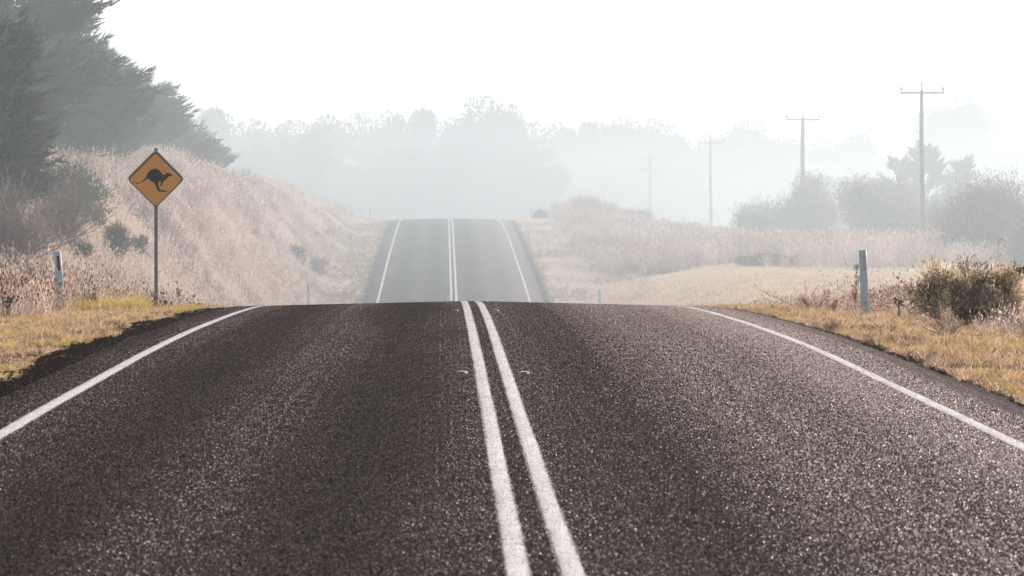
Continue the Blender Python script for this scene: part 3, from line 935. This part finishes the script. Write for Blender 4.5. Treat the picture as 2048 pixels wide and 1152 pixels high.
specs = [(1845, 222, 163, 2.45, 'tallest power pole, nearest, rising from the dark bushes on the right', 1, .125, 0.0),
         (1606, 290, 222, 2.45, 'thick power pole rising behind the twiggy grey bush', 1, .17, 0.002),
         (1422, 372, 272, 2.45, 'slim hazy power pole between the low scrub and the twiggy bush', 1, .13, -.004),
         (1300, 445, 306, 2.45, 'faint hazy power pole with two crossarms behind the reed hump', 2, .14, .003),
         (1207, 570, 316, 2.2, 'faintest power pole, farthest of the line, above the reed hump', 1, .14, 0.0)]
pp = [power_pole(*s) for s in specs]
span_names = ['thin wires from the tallest pole to the thick pole', 'thin wires from the thick pole to the slim hazy pole',
              'sagging pale wires from the slim hazy pole to the two armed pole', 'sagging pale wires between the two farthest poles']
for k in range(4):
    A, B = pp[k][1], pp[k + 1][1]
    t = empty('overhead_wires', A[0])
    tag(t, span_names[k], 'power line', 'wire spans between the power poles')
    for a, b in zip(A, B):
        L = (b - a).length
        sag = 2.2 * (L / 80) 
        pts = []
        for i in range(17):
            q = i / 16
            p = a.lerp(b, q) - t.location
            p.z -= sag * 4 * q * (1 - q)
            pts.append(p)
        MB().tube(pts, .012, 5).build('wire', M['wire'], t, smooth=True)

# ------------------------------------------------------------------ foliage builders
def norm(a): return a / np.maximum(1e-9, np.linalg.norm(a, axis=-1, keepdims=True))

def leaf_tris(Cn, D, L, W, r, jitter=.3):
    """one thin triangle (pointing along D) per centre"""
    n = len(Cn)
    D = norm(D + r.normal(0, jitter, (n, 3)))
    S = norm(np.cross(D, r.normal(0, 1, (n, 3))))
    L = np.broadcast_to(L, (n,))[:, None] * (.6 + .8 * r.random((n, 1)))
    W = np.broadcast_to(W, (n,))[:, None]
    V = np.stack([Cn - S * W / 2, Cn + S * W / 2, Cn + D * L], 1).reshape(-1, 3)
    return V, np.arange(3 * n).reshape(-1, 3)

def merge(parts):
    VV, FF, b = [], [], 0
    for V, F in parts:
        VV.append(V); FF.append(F + b); b += len(V)
    return np.concatenate(VV), np.concatenate(FF)

def tube_np(p0, p1, r0, r1, n=5):
    m = MB().tube([p0, p1], [r0, r1], n, cap=False)
    V = np.array([tuple(v) for v in m.v]); F = np.array(m.f)
    return V, np.concatenate([F[:, [0, 1, 2]], F[:, [0, 2, 3]]])

def cypress_meshes(h, rad, seed, sprays=900, per=14, wind=.55, zlow=.03, L=.42, power=.75, up=.62, plume=1.3, wid=.09, thin=.16):
    """plumes (feathery branch ends) set along limbs; every plume has its own tone"""
    r = np.random.default_rng(seed)
    nb = int(30 + h * 4)
    bz = zlow + (1 - zlow) * np.sort(r.random(nb))
    ba = r.random(nb) * 2 * PI
    prof = lambda z: np.clip((1 - z) ** power * (.55 + .75 * np.clip(z * 5, 0, 1)), .04, 1)
    bl = rad * prof(bz) * (.62 + .62 * r.random(nb))
    btone = r.normal(0, .16, nb)
    k = r.integers(0, nb, sprays)
    t = .2 + .8 * r.random(sprays) ** .55
    out = np.stack([np.cos(ba[k]), np.sin(ba[k]), np.zeros(sprays)], 1)
    side = np.stack([-np.sin(ba[k]), np.cos(ba[k]), np.zeros(sprays)], 1)
    P = out * (bl[k] * t)[:, None] + side * (r.normal(0, .15, sprays) * bl[k] * t)[:, None]
    P[:, 2] = bz[k] * h * .95 + t * bl[k] * .26 + r.normal(0, .10, sprays)
    P[:, 0] += wind * .15 * bl[k] * t
    D = norm(out * .6 + np.array([wind * .9, 0, up]) + r.normal(0, .16, (sprays, 3)))
    pl = plume * (.55 + .9 * r.random(sprays) ** 2)
    pt = btone[k] + r.normal(0, .12, sprays)
    Cn = np.repeat(P, per, 0); DD = np.repeat(D, per, 0)
    q = r.random(len(Cn))[:, None]
    Cn = Cn + DD * q * np.repeat(pl, per)[:, None] + r.normal(0, thin, Cn.shape) * (1.05 - q) * np.repeat(np.minimum(pl, 1.2), per)[:, None]
    V, F = leaf_tris(Cn, DD, L, wid, r, .30)
    tone = np.repeat(np.repeat(pt, per) + .22 * (q[:, 0] - .6), 3)  # leaves lighten toward plume tips: backlit edges put into the colour
    wood = [tube_np((0, 0, -.3), (0, 0, h * .8), rad * .07, .05, 8)]
    for i in range(0, nb, 2):
        p0 = (0, 0, bz[i] * h * .93)
        p1 = (math.cos(ba[i]) * bl[i] * .8, math.sin(ba[i]) * bl[i] * .8, bz[i] * h * .95 + bl[i] * .2)
        wood.append(tube_np(p0, p1, .07, .02))
    return (V, F, tone), merge(wood)

def crown_mesh(name, P, mat):
    me = mesh_np(name, P[0], P[1], [mat])
    if len(P) > 2:
        at = me.attributes.new('tone', 'FLOAT', 'POINT')
        at.data.foreach_set('value', P[2].astype(np.float32))
    return me

def tree_object(name, px, D, meshes, mat, label, cat='tree', group=None, sink=.1, crown_name='crown', trunk_mat=None, rz=0, sc=1.0):
    x, y = at(px, D)
    t = empty(name, (x, y, gz(x, y) - sink), rz)
    t.scale = (sc, sc, sc)
    tag(t, label, cat, group)
    V2, F2 = meshes[1]
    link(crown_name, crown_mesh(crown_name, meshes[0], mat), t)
    link('trunk', mesh_np('trunk', V2, F2, [trunk_mat or M['bark']], smooth=True), t)
    return t

# left cypress row
cyp = [(-42, 112, 5.0, .72, 101, 900, 'dark cypress at the left edge, nearest and lowest-based of the row'),
       (22, 136, 15.5, 2.4, 102, 2600, 'huge dark cypress rising above the top of the picture'),
       (-90, 150, 15.0, 3.0, 107, 1500, 'dark cypress crown behind the huge cypress at the left edge'),
       (98, 150, 5.7, 2.4, 103, 1900, 'second cypress of the row, leaning out over the hill beside the huge one'),
       (165, 166, 4.4, 2.1, 104, 1500, 'third cypress of the row, above and left of the yellow sign'),
       (232, 184, 3.9, 2.0, 105, 1200, 'low wide cypress directly above the yellow sign'),
       (295, 200, 3.2, 1.9, 106, 900, 'sixth cypress of the row, just right above the yellow sign'),
       (352, 215, 2.3, 1.7, 108, 650, 'smallest cypress at the right end of the row')]
for px, D, h, rad, sd, n, lab in cyp:
    tree_object('cypress_tree', px, D, cypress_meshes(h, rad, sd, n, 26, .7, L=.34), M['cypress'], lab, 'cypress', 'cypress row on the left hill')

# twiggy / leafy shrubs
def bush_meshes(w, h, seed, stems=60, leaves=6000, L=.12, W=.03, bare=.3, up=.6, lobes=7, dep=None):
    r = np.random.default_rng(seed)
    dep = dep or w * .8
    # lobes: uneven clumps
    lc = np.stack([r.uniform(-.36, .36, lobes) * w, r.uniform(-.36, .36, lobes) * dep, r.uniform(.12, .70, lobes) * h], 1)
    lr = np.stack([r.uniform(.16, .30, lobes) * w, r.uniform(.16, .30, lobes) * dep, r.uniform(.22, .36, lobes) * h], 1)
    k = r.integers(0, lobes, leaves)
    d = norm(r.normal(0, 1, (leaves, 3)))
    rad = (r.random(leaves) ** .45)[:, None]
    P = lc[k] + d * lr[k] * rad * (1 + .18 * r.normal(0, 1, (leaves, 1)))
    P[:, 2] = np.abs(P[:, 2])
    D = norm(d * .6 + np.array([0, 0, up]))
    lt = r.normal(0, .13, lobes)
    VF = leaf_tris(P, D, L, W, r, .5)
    tone = np.repeat(lt[k] + r.normal(0, .12, leaves) + .22 * (rad[:, 0] - .8), 3)  # leaves darken toward lobe centres: inner shade painted into their tone
    wood = []
    for i in range(stems):
        j = i % lobes
        a = r.random() * 2 * PI
        b0 = np.array([r.normal(0, .08) * w, r.normal(0, .08) * dep, -.05])
        dd = norm(r.normal(0, 1, 3)); dd[2] = abs(dd[2])
        tip = lc[j] + dd * lr[j] * (1.0 + bare * r.random() * 1.3)
        mid = (b0 + tip) / 2 + np.array([r.normal(0, .06) * w, r.normal(0, .06) * w, h * .06])
        tk = .010 + .012 * h / 3
        wood.append(tube_np(b0, mid, tk, tk * .7, 4)); wood.append(tube_np(mid, tip, tk * .7, tk * .2, 4))
        for q in range(3):
            s = mid + (tip - mid) * r.uniform(.2, .9)
            e = s + norm(r.normal(0, 1, 3) + np.array([0, 0, .9])) * h * r.uniform(.08, .2)
            wood.append(tube_np(s, e, tk * .4, tk * .12, 3))
    return (VF[0], VF[1], tone), merge(wood)

def shrub(name, px, D, w, h, seed, mat, label, cat='shrub', group=None, twig=None, dy=0.0, **kw):
    x, y = at(px, D)
    t = empty(name, (x, y, gz(x, y) + dy))
    tag(t, label, cat, group)
    P, (V2, F2) = bush_meshes(w, h, seed, **kw)
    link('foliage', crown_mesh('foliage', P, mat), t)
    link('branches', mesh_np('branches', V2, F2, [twig or M['twig']]), t)
    return t

# near right bush and companions
shrub('bush', 1912, 55, 1.1, 1.1, 201, M['near_shrub'], 'round olive brown bush at the right, tallest one on the near verge', 'bush', leaves=19000, L=.055, W=.018, bare=.15, lobes=16, stems=40, twig=M['dry_weed'])
shrub('bush', 1985, 55.5, 1.05, .9, 202, M['near_shrub'], 'lower olive bush with dark hollow, second from the right edge', 'bush', leaves=16000, L=.055, W=.018, bare=.15, lobes=14, stems=40, twig=M['dry_weed'])
shrub('bush', 2050, 57, .8, .85, 203, M['dry_weed'], 'dry brown bush cut by the right edge beside the charred stump', 'bush', leaves=5000, L=.04, W=.012, bare=.4, lobes=6, stems=40, twig=M['dark_weed'])

# charred stump
def stump(px, D, label):
    x, y = at(px, D)
    t = empty('charred_stump', (x, y, gz(x, y)))
    tag(t, label, 'stump')
    r = random.Random(4)
    b = MB()
    pts = [(0, 0, 0), (.02, 0, .3), (-.05, 0, .6), (.06, .02, .82)]
    b.tube(pts, [.10, .09, .075, .05], 9)
    b.build('stump_wood', M['stump'], t)
    for k in range(6):
        a = r.uniform(-1, 1); z = r.uniform(.55, .8)
        MB().tube([(0, 0, z), (a * .14, -.05, z + r.uniform(-.06, .1)), (a * .24, -.06, z + r.uniform(-.15, .12))], [.045, .04, .012], 6).build('snag', M['stump'], t)
    return t
stump(2035, 57.0, 'charred dark stump standing in the weeds at the right edge')

# dry weed plants that stand out on their own
def weed_plant(px, D, h, seed, label, style='seedy', mat=None, spread=.28, nb=16, leafn=420, stems=3, name='weed_plant', dy=0):
    x, y = at(px, D)
    t = empty(name, (x, y, gz(x, y) + dy))
    tag(t, label, 'weed')
    r = np.random.default_rng(seed)
    wood, lf = [], []
    tips = []
    for s in range(stems):
        b0 = np.array([r.normal(0, .03), r.normal(0, .03), -.03])
        tp = np.array([r.normal(0, spread * .35), r.normal(0, spread * .3), h * (1.0 if s == 0 else r.uniform(.35, .85))])
        md = b0 * .5 + tp * .5 + np.array([r.normal(0, .02), 0, 0])
        wood += [tube_np(b0, md, .006, .0045, 4), tube_np(md, tp, .0045, .002, 4)]
        tips.append(tp)
        for q in range(nb):
            f = r.uniform(.25, .97)
            st = b0 + (tp - b0) * f
            a = r.random() * 2 * PI
            ln = h * .30 * (1.1 - f) + .03
            en = st + np.array([math.cos(a) * ln * .55, math.sin(a) * ln * .55, ln * .85])
            wood.append(tube_np(st, en, .003, .0014, 3))
            tips.append(en)
            if style == 'seedy':
                m = max(3, leafn // (nb * stems))
                tt = r.random((m, 1))
                lf.append(st + (en - st) * tt + r.normal(0, .012, (m, 3)))
    if style == 'seedy':
        P = np.concatenate(lf)
        V, F = leaf_tris(P, np.tile([0, 0, 1.], (len(P), 1)), .026, .011, r, .8)
    else:                          # round heads at the tips
        P = np.repeat(np.array(tips), 26, 0)
        P = P + norm(r.normal(0, 1, P.shape)) * .008
        dirs = P - np.repeat(np.array(tips), 26, 0)
        V, F = leaf_tris(P, dirs, .020, .014, r, .35)
    link('stems', mesh_np('stems', *merge(wood), [M['dark_weed'] if style != 'seedy' else M['dry_weed']]), t)
    link('seed_heads', mesh_np('seed_heads', V, F, [mat or M['dry_weed']]), t)['kind'] = 'stuff'
    return t
weed_plant(75, 72, .98, 301, 'tall branching dry weed left of the leaning guide post', leafn=1100, spread=.22, nb=20, stems=4)
weed_plant(152, 71, .92, 302, 'tall slim dry weed right of the leaning guide post', leafn=800, spread=.12, nb=18)
weed_plant(16, 62, .55, 303, 'low dark thistle with round heads at the left edge', 'round', M['dark_weed'], nb=9, stems=4)
weed_plant(190, 70, .52, 304, 'dark leafy dead weed between the guide post and the yellow tufts', leafn=900, mat=M['dark_weed'], spread=.3, nb=12, stems=5)
weed_plant(298, 73, .32, 305, 'small thistle with round heads left of the sign post foot', 'round', M['dark_weed'], nb=5, stems=2)
weed_plant(330, 73, .34, 306, 'small thistle with round heads right of the sign post foot', 'round', M['dark_weed'], nb=6, stems=3)
weed_plant(386, 74, .26, 307, 'lone thistle farther right of the sign post near the road', 'round', M['dark_weed'], nb=5, stems=2)
weed_plant(358, 76, .55, 308, 'thin dark upright weed spike right of the sign post', leafn=260, mat=M['dark_weed'], spread=.05, nb=8, stems=1)
weed_plant(1632, 66, .56, 309, 'bushy dry weed left of the near right guide post', leafn=900, spread=1.0, nb=12, stems=12)
weed_plant(1710, 65, .82, 310, 'reddish dry weed leaning against the near right guide post', leafn=700, spread=.12, nb=14, stems=3)
weed_plant(1798, 60, .64, 311, 'dark thistle with round heads between guide post and olive bush', 'round', M['dark_weed'], spread=.18, nb=5, stems=3)
weed_plant(1828, 60, .5, 312, 'thin dry weed just left of the round olive bush', leafn=260, spread=.12, nb=9, stems=2)
weed_plant(2010, 58, 1.28, 313, 'very tall sparse weed stalks above the bushes at the right edge', leafn=160, mat=M['dark_weed'], spread=.5, nb=5, stems=5)
weed_plant(1905, 50, .42, 315, 'small feathery dry bush in front of the round olive bush', leafn=1500, spread=.42, nb=16, stems=8, name='dry_bush')
weed_plant(1660, 63, .40, 314, 'low pinkish dry weed at the foot of the near right guide post', leafn=1000, spread=.3, nb=16, stems=4)

# shrubs on the left hill
shrub('hill_shrub', 598, 196, .8, .95, 210, M['shrub_green'], 'small green shrub low on the hillside beside the far road', leaves=1500, L=.28, W=.03, up=1.6, bare=.6, twig=M['bark'])
shrub('hill_shrub', 634, 199, 1.1, .9, 211, M['twig'], 'brown twiggy shrub right of the small green hillside shrub', leaves=500, L=.3, W=.02, up=1.8, bare=.8)
shrub('hill_shrub', 165, 128, 1.5, .75, 212, M['shrub_green'], 'dark low shrub on the slope above the leaning guide post', leaves=1800, L=.18, W=.035, up=1.3, bare=.6, twig=M['twig'])
shrub('hill_shrub', 226, 122, 1.0, 1.25, 213, M['shrub_green'], 'upright dark shrub on the slope left of the yellow sign', leaves=1800, L=.18, W=.035, up=1.3, bare=.6, twig=M['twig'])
shrub('hill_shrub', 145, 112, 1.0, .6, 214, M['shrub_green'], 'lowest dark shrub on the slope, straight above the guide post', leaves=1300, L=.16, W=.035, up=1.3, bare=.6, twig=M['twig'])
shrub('hill_shrub', 268, 132, .9, .6, 215, M['shrub_green'], 'small dark shrub on the slope just left of the sign plate', leaves=1000, L=.16, W=.035, up=1.3, bare=.6, twig=M['twig'])
shrub('bare_shrub', 15, 104, 2.8, 2.4, 216, M['twig'], 'tangled bare shrub under the left edge cypress', leaves=3600, L=.22, W=.012, bare=.8, stems=150, up=1.0, lobes=8)
shrub('bare_shrub', 105, 112, 2.2, 2.1, 217, M['twig'], 'tangled bare shrub on the slope behind the leaning guide post', leaves=3000, L=.22, W=.012, bare=.8, stems=120, up=1.0, lobes=8)
shrub('bare_shrub', 120, 126, 3.2, 2.2, 218, M['shrub_green'], 'grey green scrub on the slope below the huge cypress', leaves=6000, L=.16, W=.045, bare=.4, stems=80, lobes=9)
for k, (px, D, w, h, lab) in enumerate([(405, 214, 2.4, 1.7, 'leafless thin shrub at the right foot of the cypress row'),
                                   (440, 222, 2.0, 1.6, 'leafless shrub on the hilltop right of the cypress row'),
                                   (478, 230, 1.6, 1.5, 'last leafless shrub on the hilltop towards the road')]):
    shrub('bare_shrub', px, D, w, h, 220 + k, M['twig'], lab, leaves=700, L=.25, W=.012, bare=1.0, stems=90, up=1.8, lobes=6)
shrub('hill_shrub', 598, 255, .5, .35, 225, M['twig'], 'tiny dark shrub on the skyline of the hill shoulder', leaves=500, L=.12, W=.03)

# mid right trees and bushes
shrub('twiggy_bush', 1560, 268, 6.0, 5.5, 230, M['autumn'], 'grey twiggy bush at the foot of the thick power pole', 'bush', leaves=26000, L=.22, W=.06, bare=.5, stems=190, up=1.0, lobes=12)
shrub('twiggy_bush', 1632, 272, 3.4, 3.8, 234, M['autumn'], 'smaller twiggy bush just right of the thick power pole', 'bush', leaves=6000, L=.22, W=.06, bare=.5, stems=90, up=1.0, lobes=7)
shrub('russet_bush', 1762, 243, 5.6, 4.9, 231, M['autumn'], 'large russet bush left of the tallest power pole', 'bush', leaves=22000, L=.2, W=.07, bare=.3, stems=110, lobes=15)
shrub('russet_bush', 1885, 236, 4.0, 3.7, 235, M['autumn'], 'russet bush just right of the tallest power pole', 'bush', leaves=12000, L=.2, W=.07, bare=.4, stems=90, lobes=10)
shrub('thicket', 1985, 200, 6.4, 4.9, 232, M['autumn'], 'big grey thicket with upright twigs at the right edge', 'bush', leaves=34000, L=.2, W=.055, bare=.5, stems=220, up=1.5, lobes=17)
shrub('thicket', 2085, 192, 4.0, 4.2, 236, M['autumn'], 'thicket cut off by the right edge of the picture', 'bush', leaves=12000, L=.2, W=.05, bare=.5, stems=120, up=1.5, lobes=10)
shrub('low_shrub', 1540, 194, 1.8, 0.62, 237, M['shrub_green'], 'low dark shrub where the pale field meets the reeds, left one', leaves=2400, L=.2, W=.03, up=1.2, bare=.6, lobes=10, dy=.12, twig=M['bark'])
shrub('low_shrub', 1592, 194, 1.3, 0.53, 238, M['shrub_green'], 'low dark shrub where the pale field meets the reeds, right one', leaves=1800, L=.2, W=.03, up=1.2, bare=.6, lobes=10, dy=.12, twig=M['bark'])
shrub('low_shrub', 1496, 195, 1.0, 0.45, 239, M['shrub_green'], 'smallest low dark shrub at the foot of the reeds', leaves=1200, L=.2, W=.03, up=1.2, bare=.6, lobes=10, dy=.12, twig=M['bark'])
shrub('scrub_bush', 1085, 290, 1.1, 1.1, 240, M['autumn'], 'small brown scrub bush on the far crest beside the right post', leaves=2200, L=.14, W=.04, up=1.2)
shrub('scrub_bush', 1200, 285, 4.6, 2.3, 241, M['reed'], 'wide pale scrub hump right of the far road', leaves=12000, L=.25, W=.03, bare=.6, up=1.8, lobes=12, stems=120)
shrub('scrub_bush', 1265, 283, 3.2, 1.6, 242, M['reed'], 'lower end of the pale scrub hump below the two armed pole', leaves=8000, L=.25, W=.03, bare=.6, up=1.8, lobes=9, stems=90)
shrub('scrub_bush', 1385, 290, 3.2, 1.2, 243, M['autumn'], 'low sparse scrub left of the slim hazy pole', leaves=2600, L=.2, W=.04, bare=.8, up=1.6, lobes=9, stems=90)

# small conifers on the right
for k, (px, D, h, rad, lab) in enumerate([(1848, 300, 8.0, 3.6, 'spiky conifer behind the tallest power pole'),
                                          (1798, 305, 6.8, 2.7, 'shorter spiky conifer left of the tallest power pole'),
                                          (1924, 300, 6.6, 1.7, 'narrow spiky conifer right of the tallest power pole')]):
    tree_object('conifer', px, D, cypress_meshes(h, rad * .8, 250 + k, 1000, 14, .0, L=.34, power=.9, up=.55, plume=.8, wid=.11, thin=.13), M['cypress'], lab, 'conifer', 'conifers behind the tallest pole')
tree_object('conical_tree', 1655, 430, cypress_meshes(8.2, 2.8, 255, 700, 16, .0, L=.6, wid=.2), M['gum'], 'faint cone shaped tree right of the thick power pole', 'tree')

# far wood
def gum_meshes(w, h, seed, leaves=13000, L=.5, W=.26, lobes=20, low=.06):
    r = np.random.default_rng(seed)
    z = r.uniform(low, .86, lobes)
    half = np.clip(np.sin(np.clip(z * .7 + .22, 0, 1) * PI), .3, 1) * .30
    a = r.random(lobes) * 2 * PI
    q = np.sqrt(r.random(lobes))
    lc = np.stack([np.cos(a) * q * half * w, np.sin(a) * q * half * w, z * h], 1)
    lr = np.stack([r.uniform(.14, .24, lobes) * w, r.uniform(.14, .24, lobes) * w, r.uniform(.09, .16, lobes) * h], 1)
    lc[0] = (0, 0, .84 * h); lr[0] = (.25 * w, .25 * w, .16 * h)
    k = r.integers(0, lobes, leaves)
    d = norm(r.normal(0, 1, (leaves, 3)))
    P = lc[k] + d * lr[k] * (r.random((leaves, 1)) ** .35) * (1 + .04 * r.normal(0, 1, (leaves, 1)))
    parts = leaf_tris(P, d + np.array([0, 0, -.2]), L, W, r, .6)
    wood = [tube_np((0, 0, -.5), (0, 0, h * .45), w * .03, w * .02, 8)]
    for i in range(lobes):
        wood.append(tube_np((0, 0, h * r.uniform(.15, .45)), lc[i], w * .014, w * .004, 5))
    return parts, merge(wood)
variants = []
for k in range(6):
    (V, F), (V2, F2) = gum_meshes(10, 16, 400 + k)
    variants.append((mesh_np('crown', V, F, [M['gum']]), mesh_np('trunk', V2, F2, [M['bark']], smooth=True)))
def gum(px, D, top_y, halfw, k, label, group='trees of the far wood'):
    x, y = at(px, D)
    u = f_px / D
    g = gz(x, y)
    t = empty('gum_tree', (x, y, g), k * 1.7)
    h = 1.5 + (500 - top_y) / u - g
    s = h / 16
    wx = halfw * 2 / u / 10 * 1.75
    t.scale = (wx, wx, s)
    tag(t, label, 'tree', group)
    cm, tm = variants[k % 6]
    link('crown', cm, t); link('trunk', tm, t)
    return t
WOOD = [(428, 560, 218, 52, 'round hazy tree at the left end of the far wood'),
        (505, 590, 240, 50, 'low topped hazy tree beside the round tree at the left end'),
        (585, 560, 238, 48, 'hazy tree of the far wood above the hill shoulder'),
        (660, 530, 228, 44, 'hazy tree left of the far road with a small peaked top'),
        (722, 540, 226, 42, 'hazy tree above the left edge of the far road, first'),
        (785, 545, 222, 44, 'hazy tree straight above the left edge line of the far road'),
        (848, 540, 217, 40, 'hazy tree just left of the tallest tree of the wood'),
        (908, 520, 232, 40, 'shoulder tree left below the tallest hazy tree'),
        (962, 500, 190, 52, 'tallest tree of the far wood, above the centre line'),
        (1014, 510, 203, 40, 'second tallest hazy tree, touching the tallest on its right'),
        (1065, 520, 236, 40, 'hazy tree stepping down right of the two tallest'),
        (1120, 650, 246, 42, 'low topped hazy tree in the dip of the wood'),
        (1185, 660, 243, 42, 'hazy tree behind the farthest power pole'),
        (1250, 650, 232, 50, 'broad hazy tree above the two armed power pole'),
        (1315, 655, 236, 46, 'broad hazy tree at the right shoulder of the wood'),
        (1350, 670, 268, 34, 'small hazy tree closing the right end of the wood')]
for k, (px, D, ty, hw, lab) in enumerate(WOOD):
    gum(px, D, ty, hw, k, lab)
for k in range(17):
    px = 455 + k * 56 + rnd.uniform(-10, 10)
    gum(px, (630 if px > 1120 else 480) + rnd.uniform(-15, 40), (268 if 460 < px < 640 else 300) + rnd.uniform(-14, 22) + (25 if px > 1200 else 0), 48, k + 3, 'lower hazy tree filling the foot of the far wood')
FAINT = [(1440, 871, 262, 50, 'very faint tree behind the slim hazy pole'),
         (1500, 897, 236, 46, 'very faint tall tree between the slim and the thick pole'),
         (1570, 871, 270, 50, 'very faint tree left of the thick power pole'),
         (1650, 865, 275, 48, 'very faint tree right of the thick power pole'),
         (1715, 852, 262, 48, 'very faint tree halfway between the two nearest poles'),
         (1880, 935, 215, 60, 'very faint tall tree just right of the tallest pole'),
         (1935, 871, 190, 52, 'very faint tallest tree in the haze at the right'),
         (2030, 897, 285, 60, 'very faint tree at the right edge')]
for k, (px, D, ty, hw, lab) in enumerate(FAINT):
    gum(px, D, ty, hw, k + 1, lab, 'faintest trees in the haze on the right')
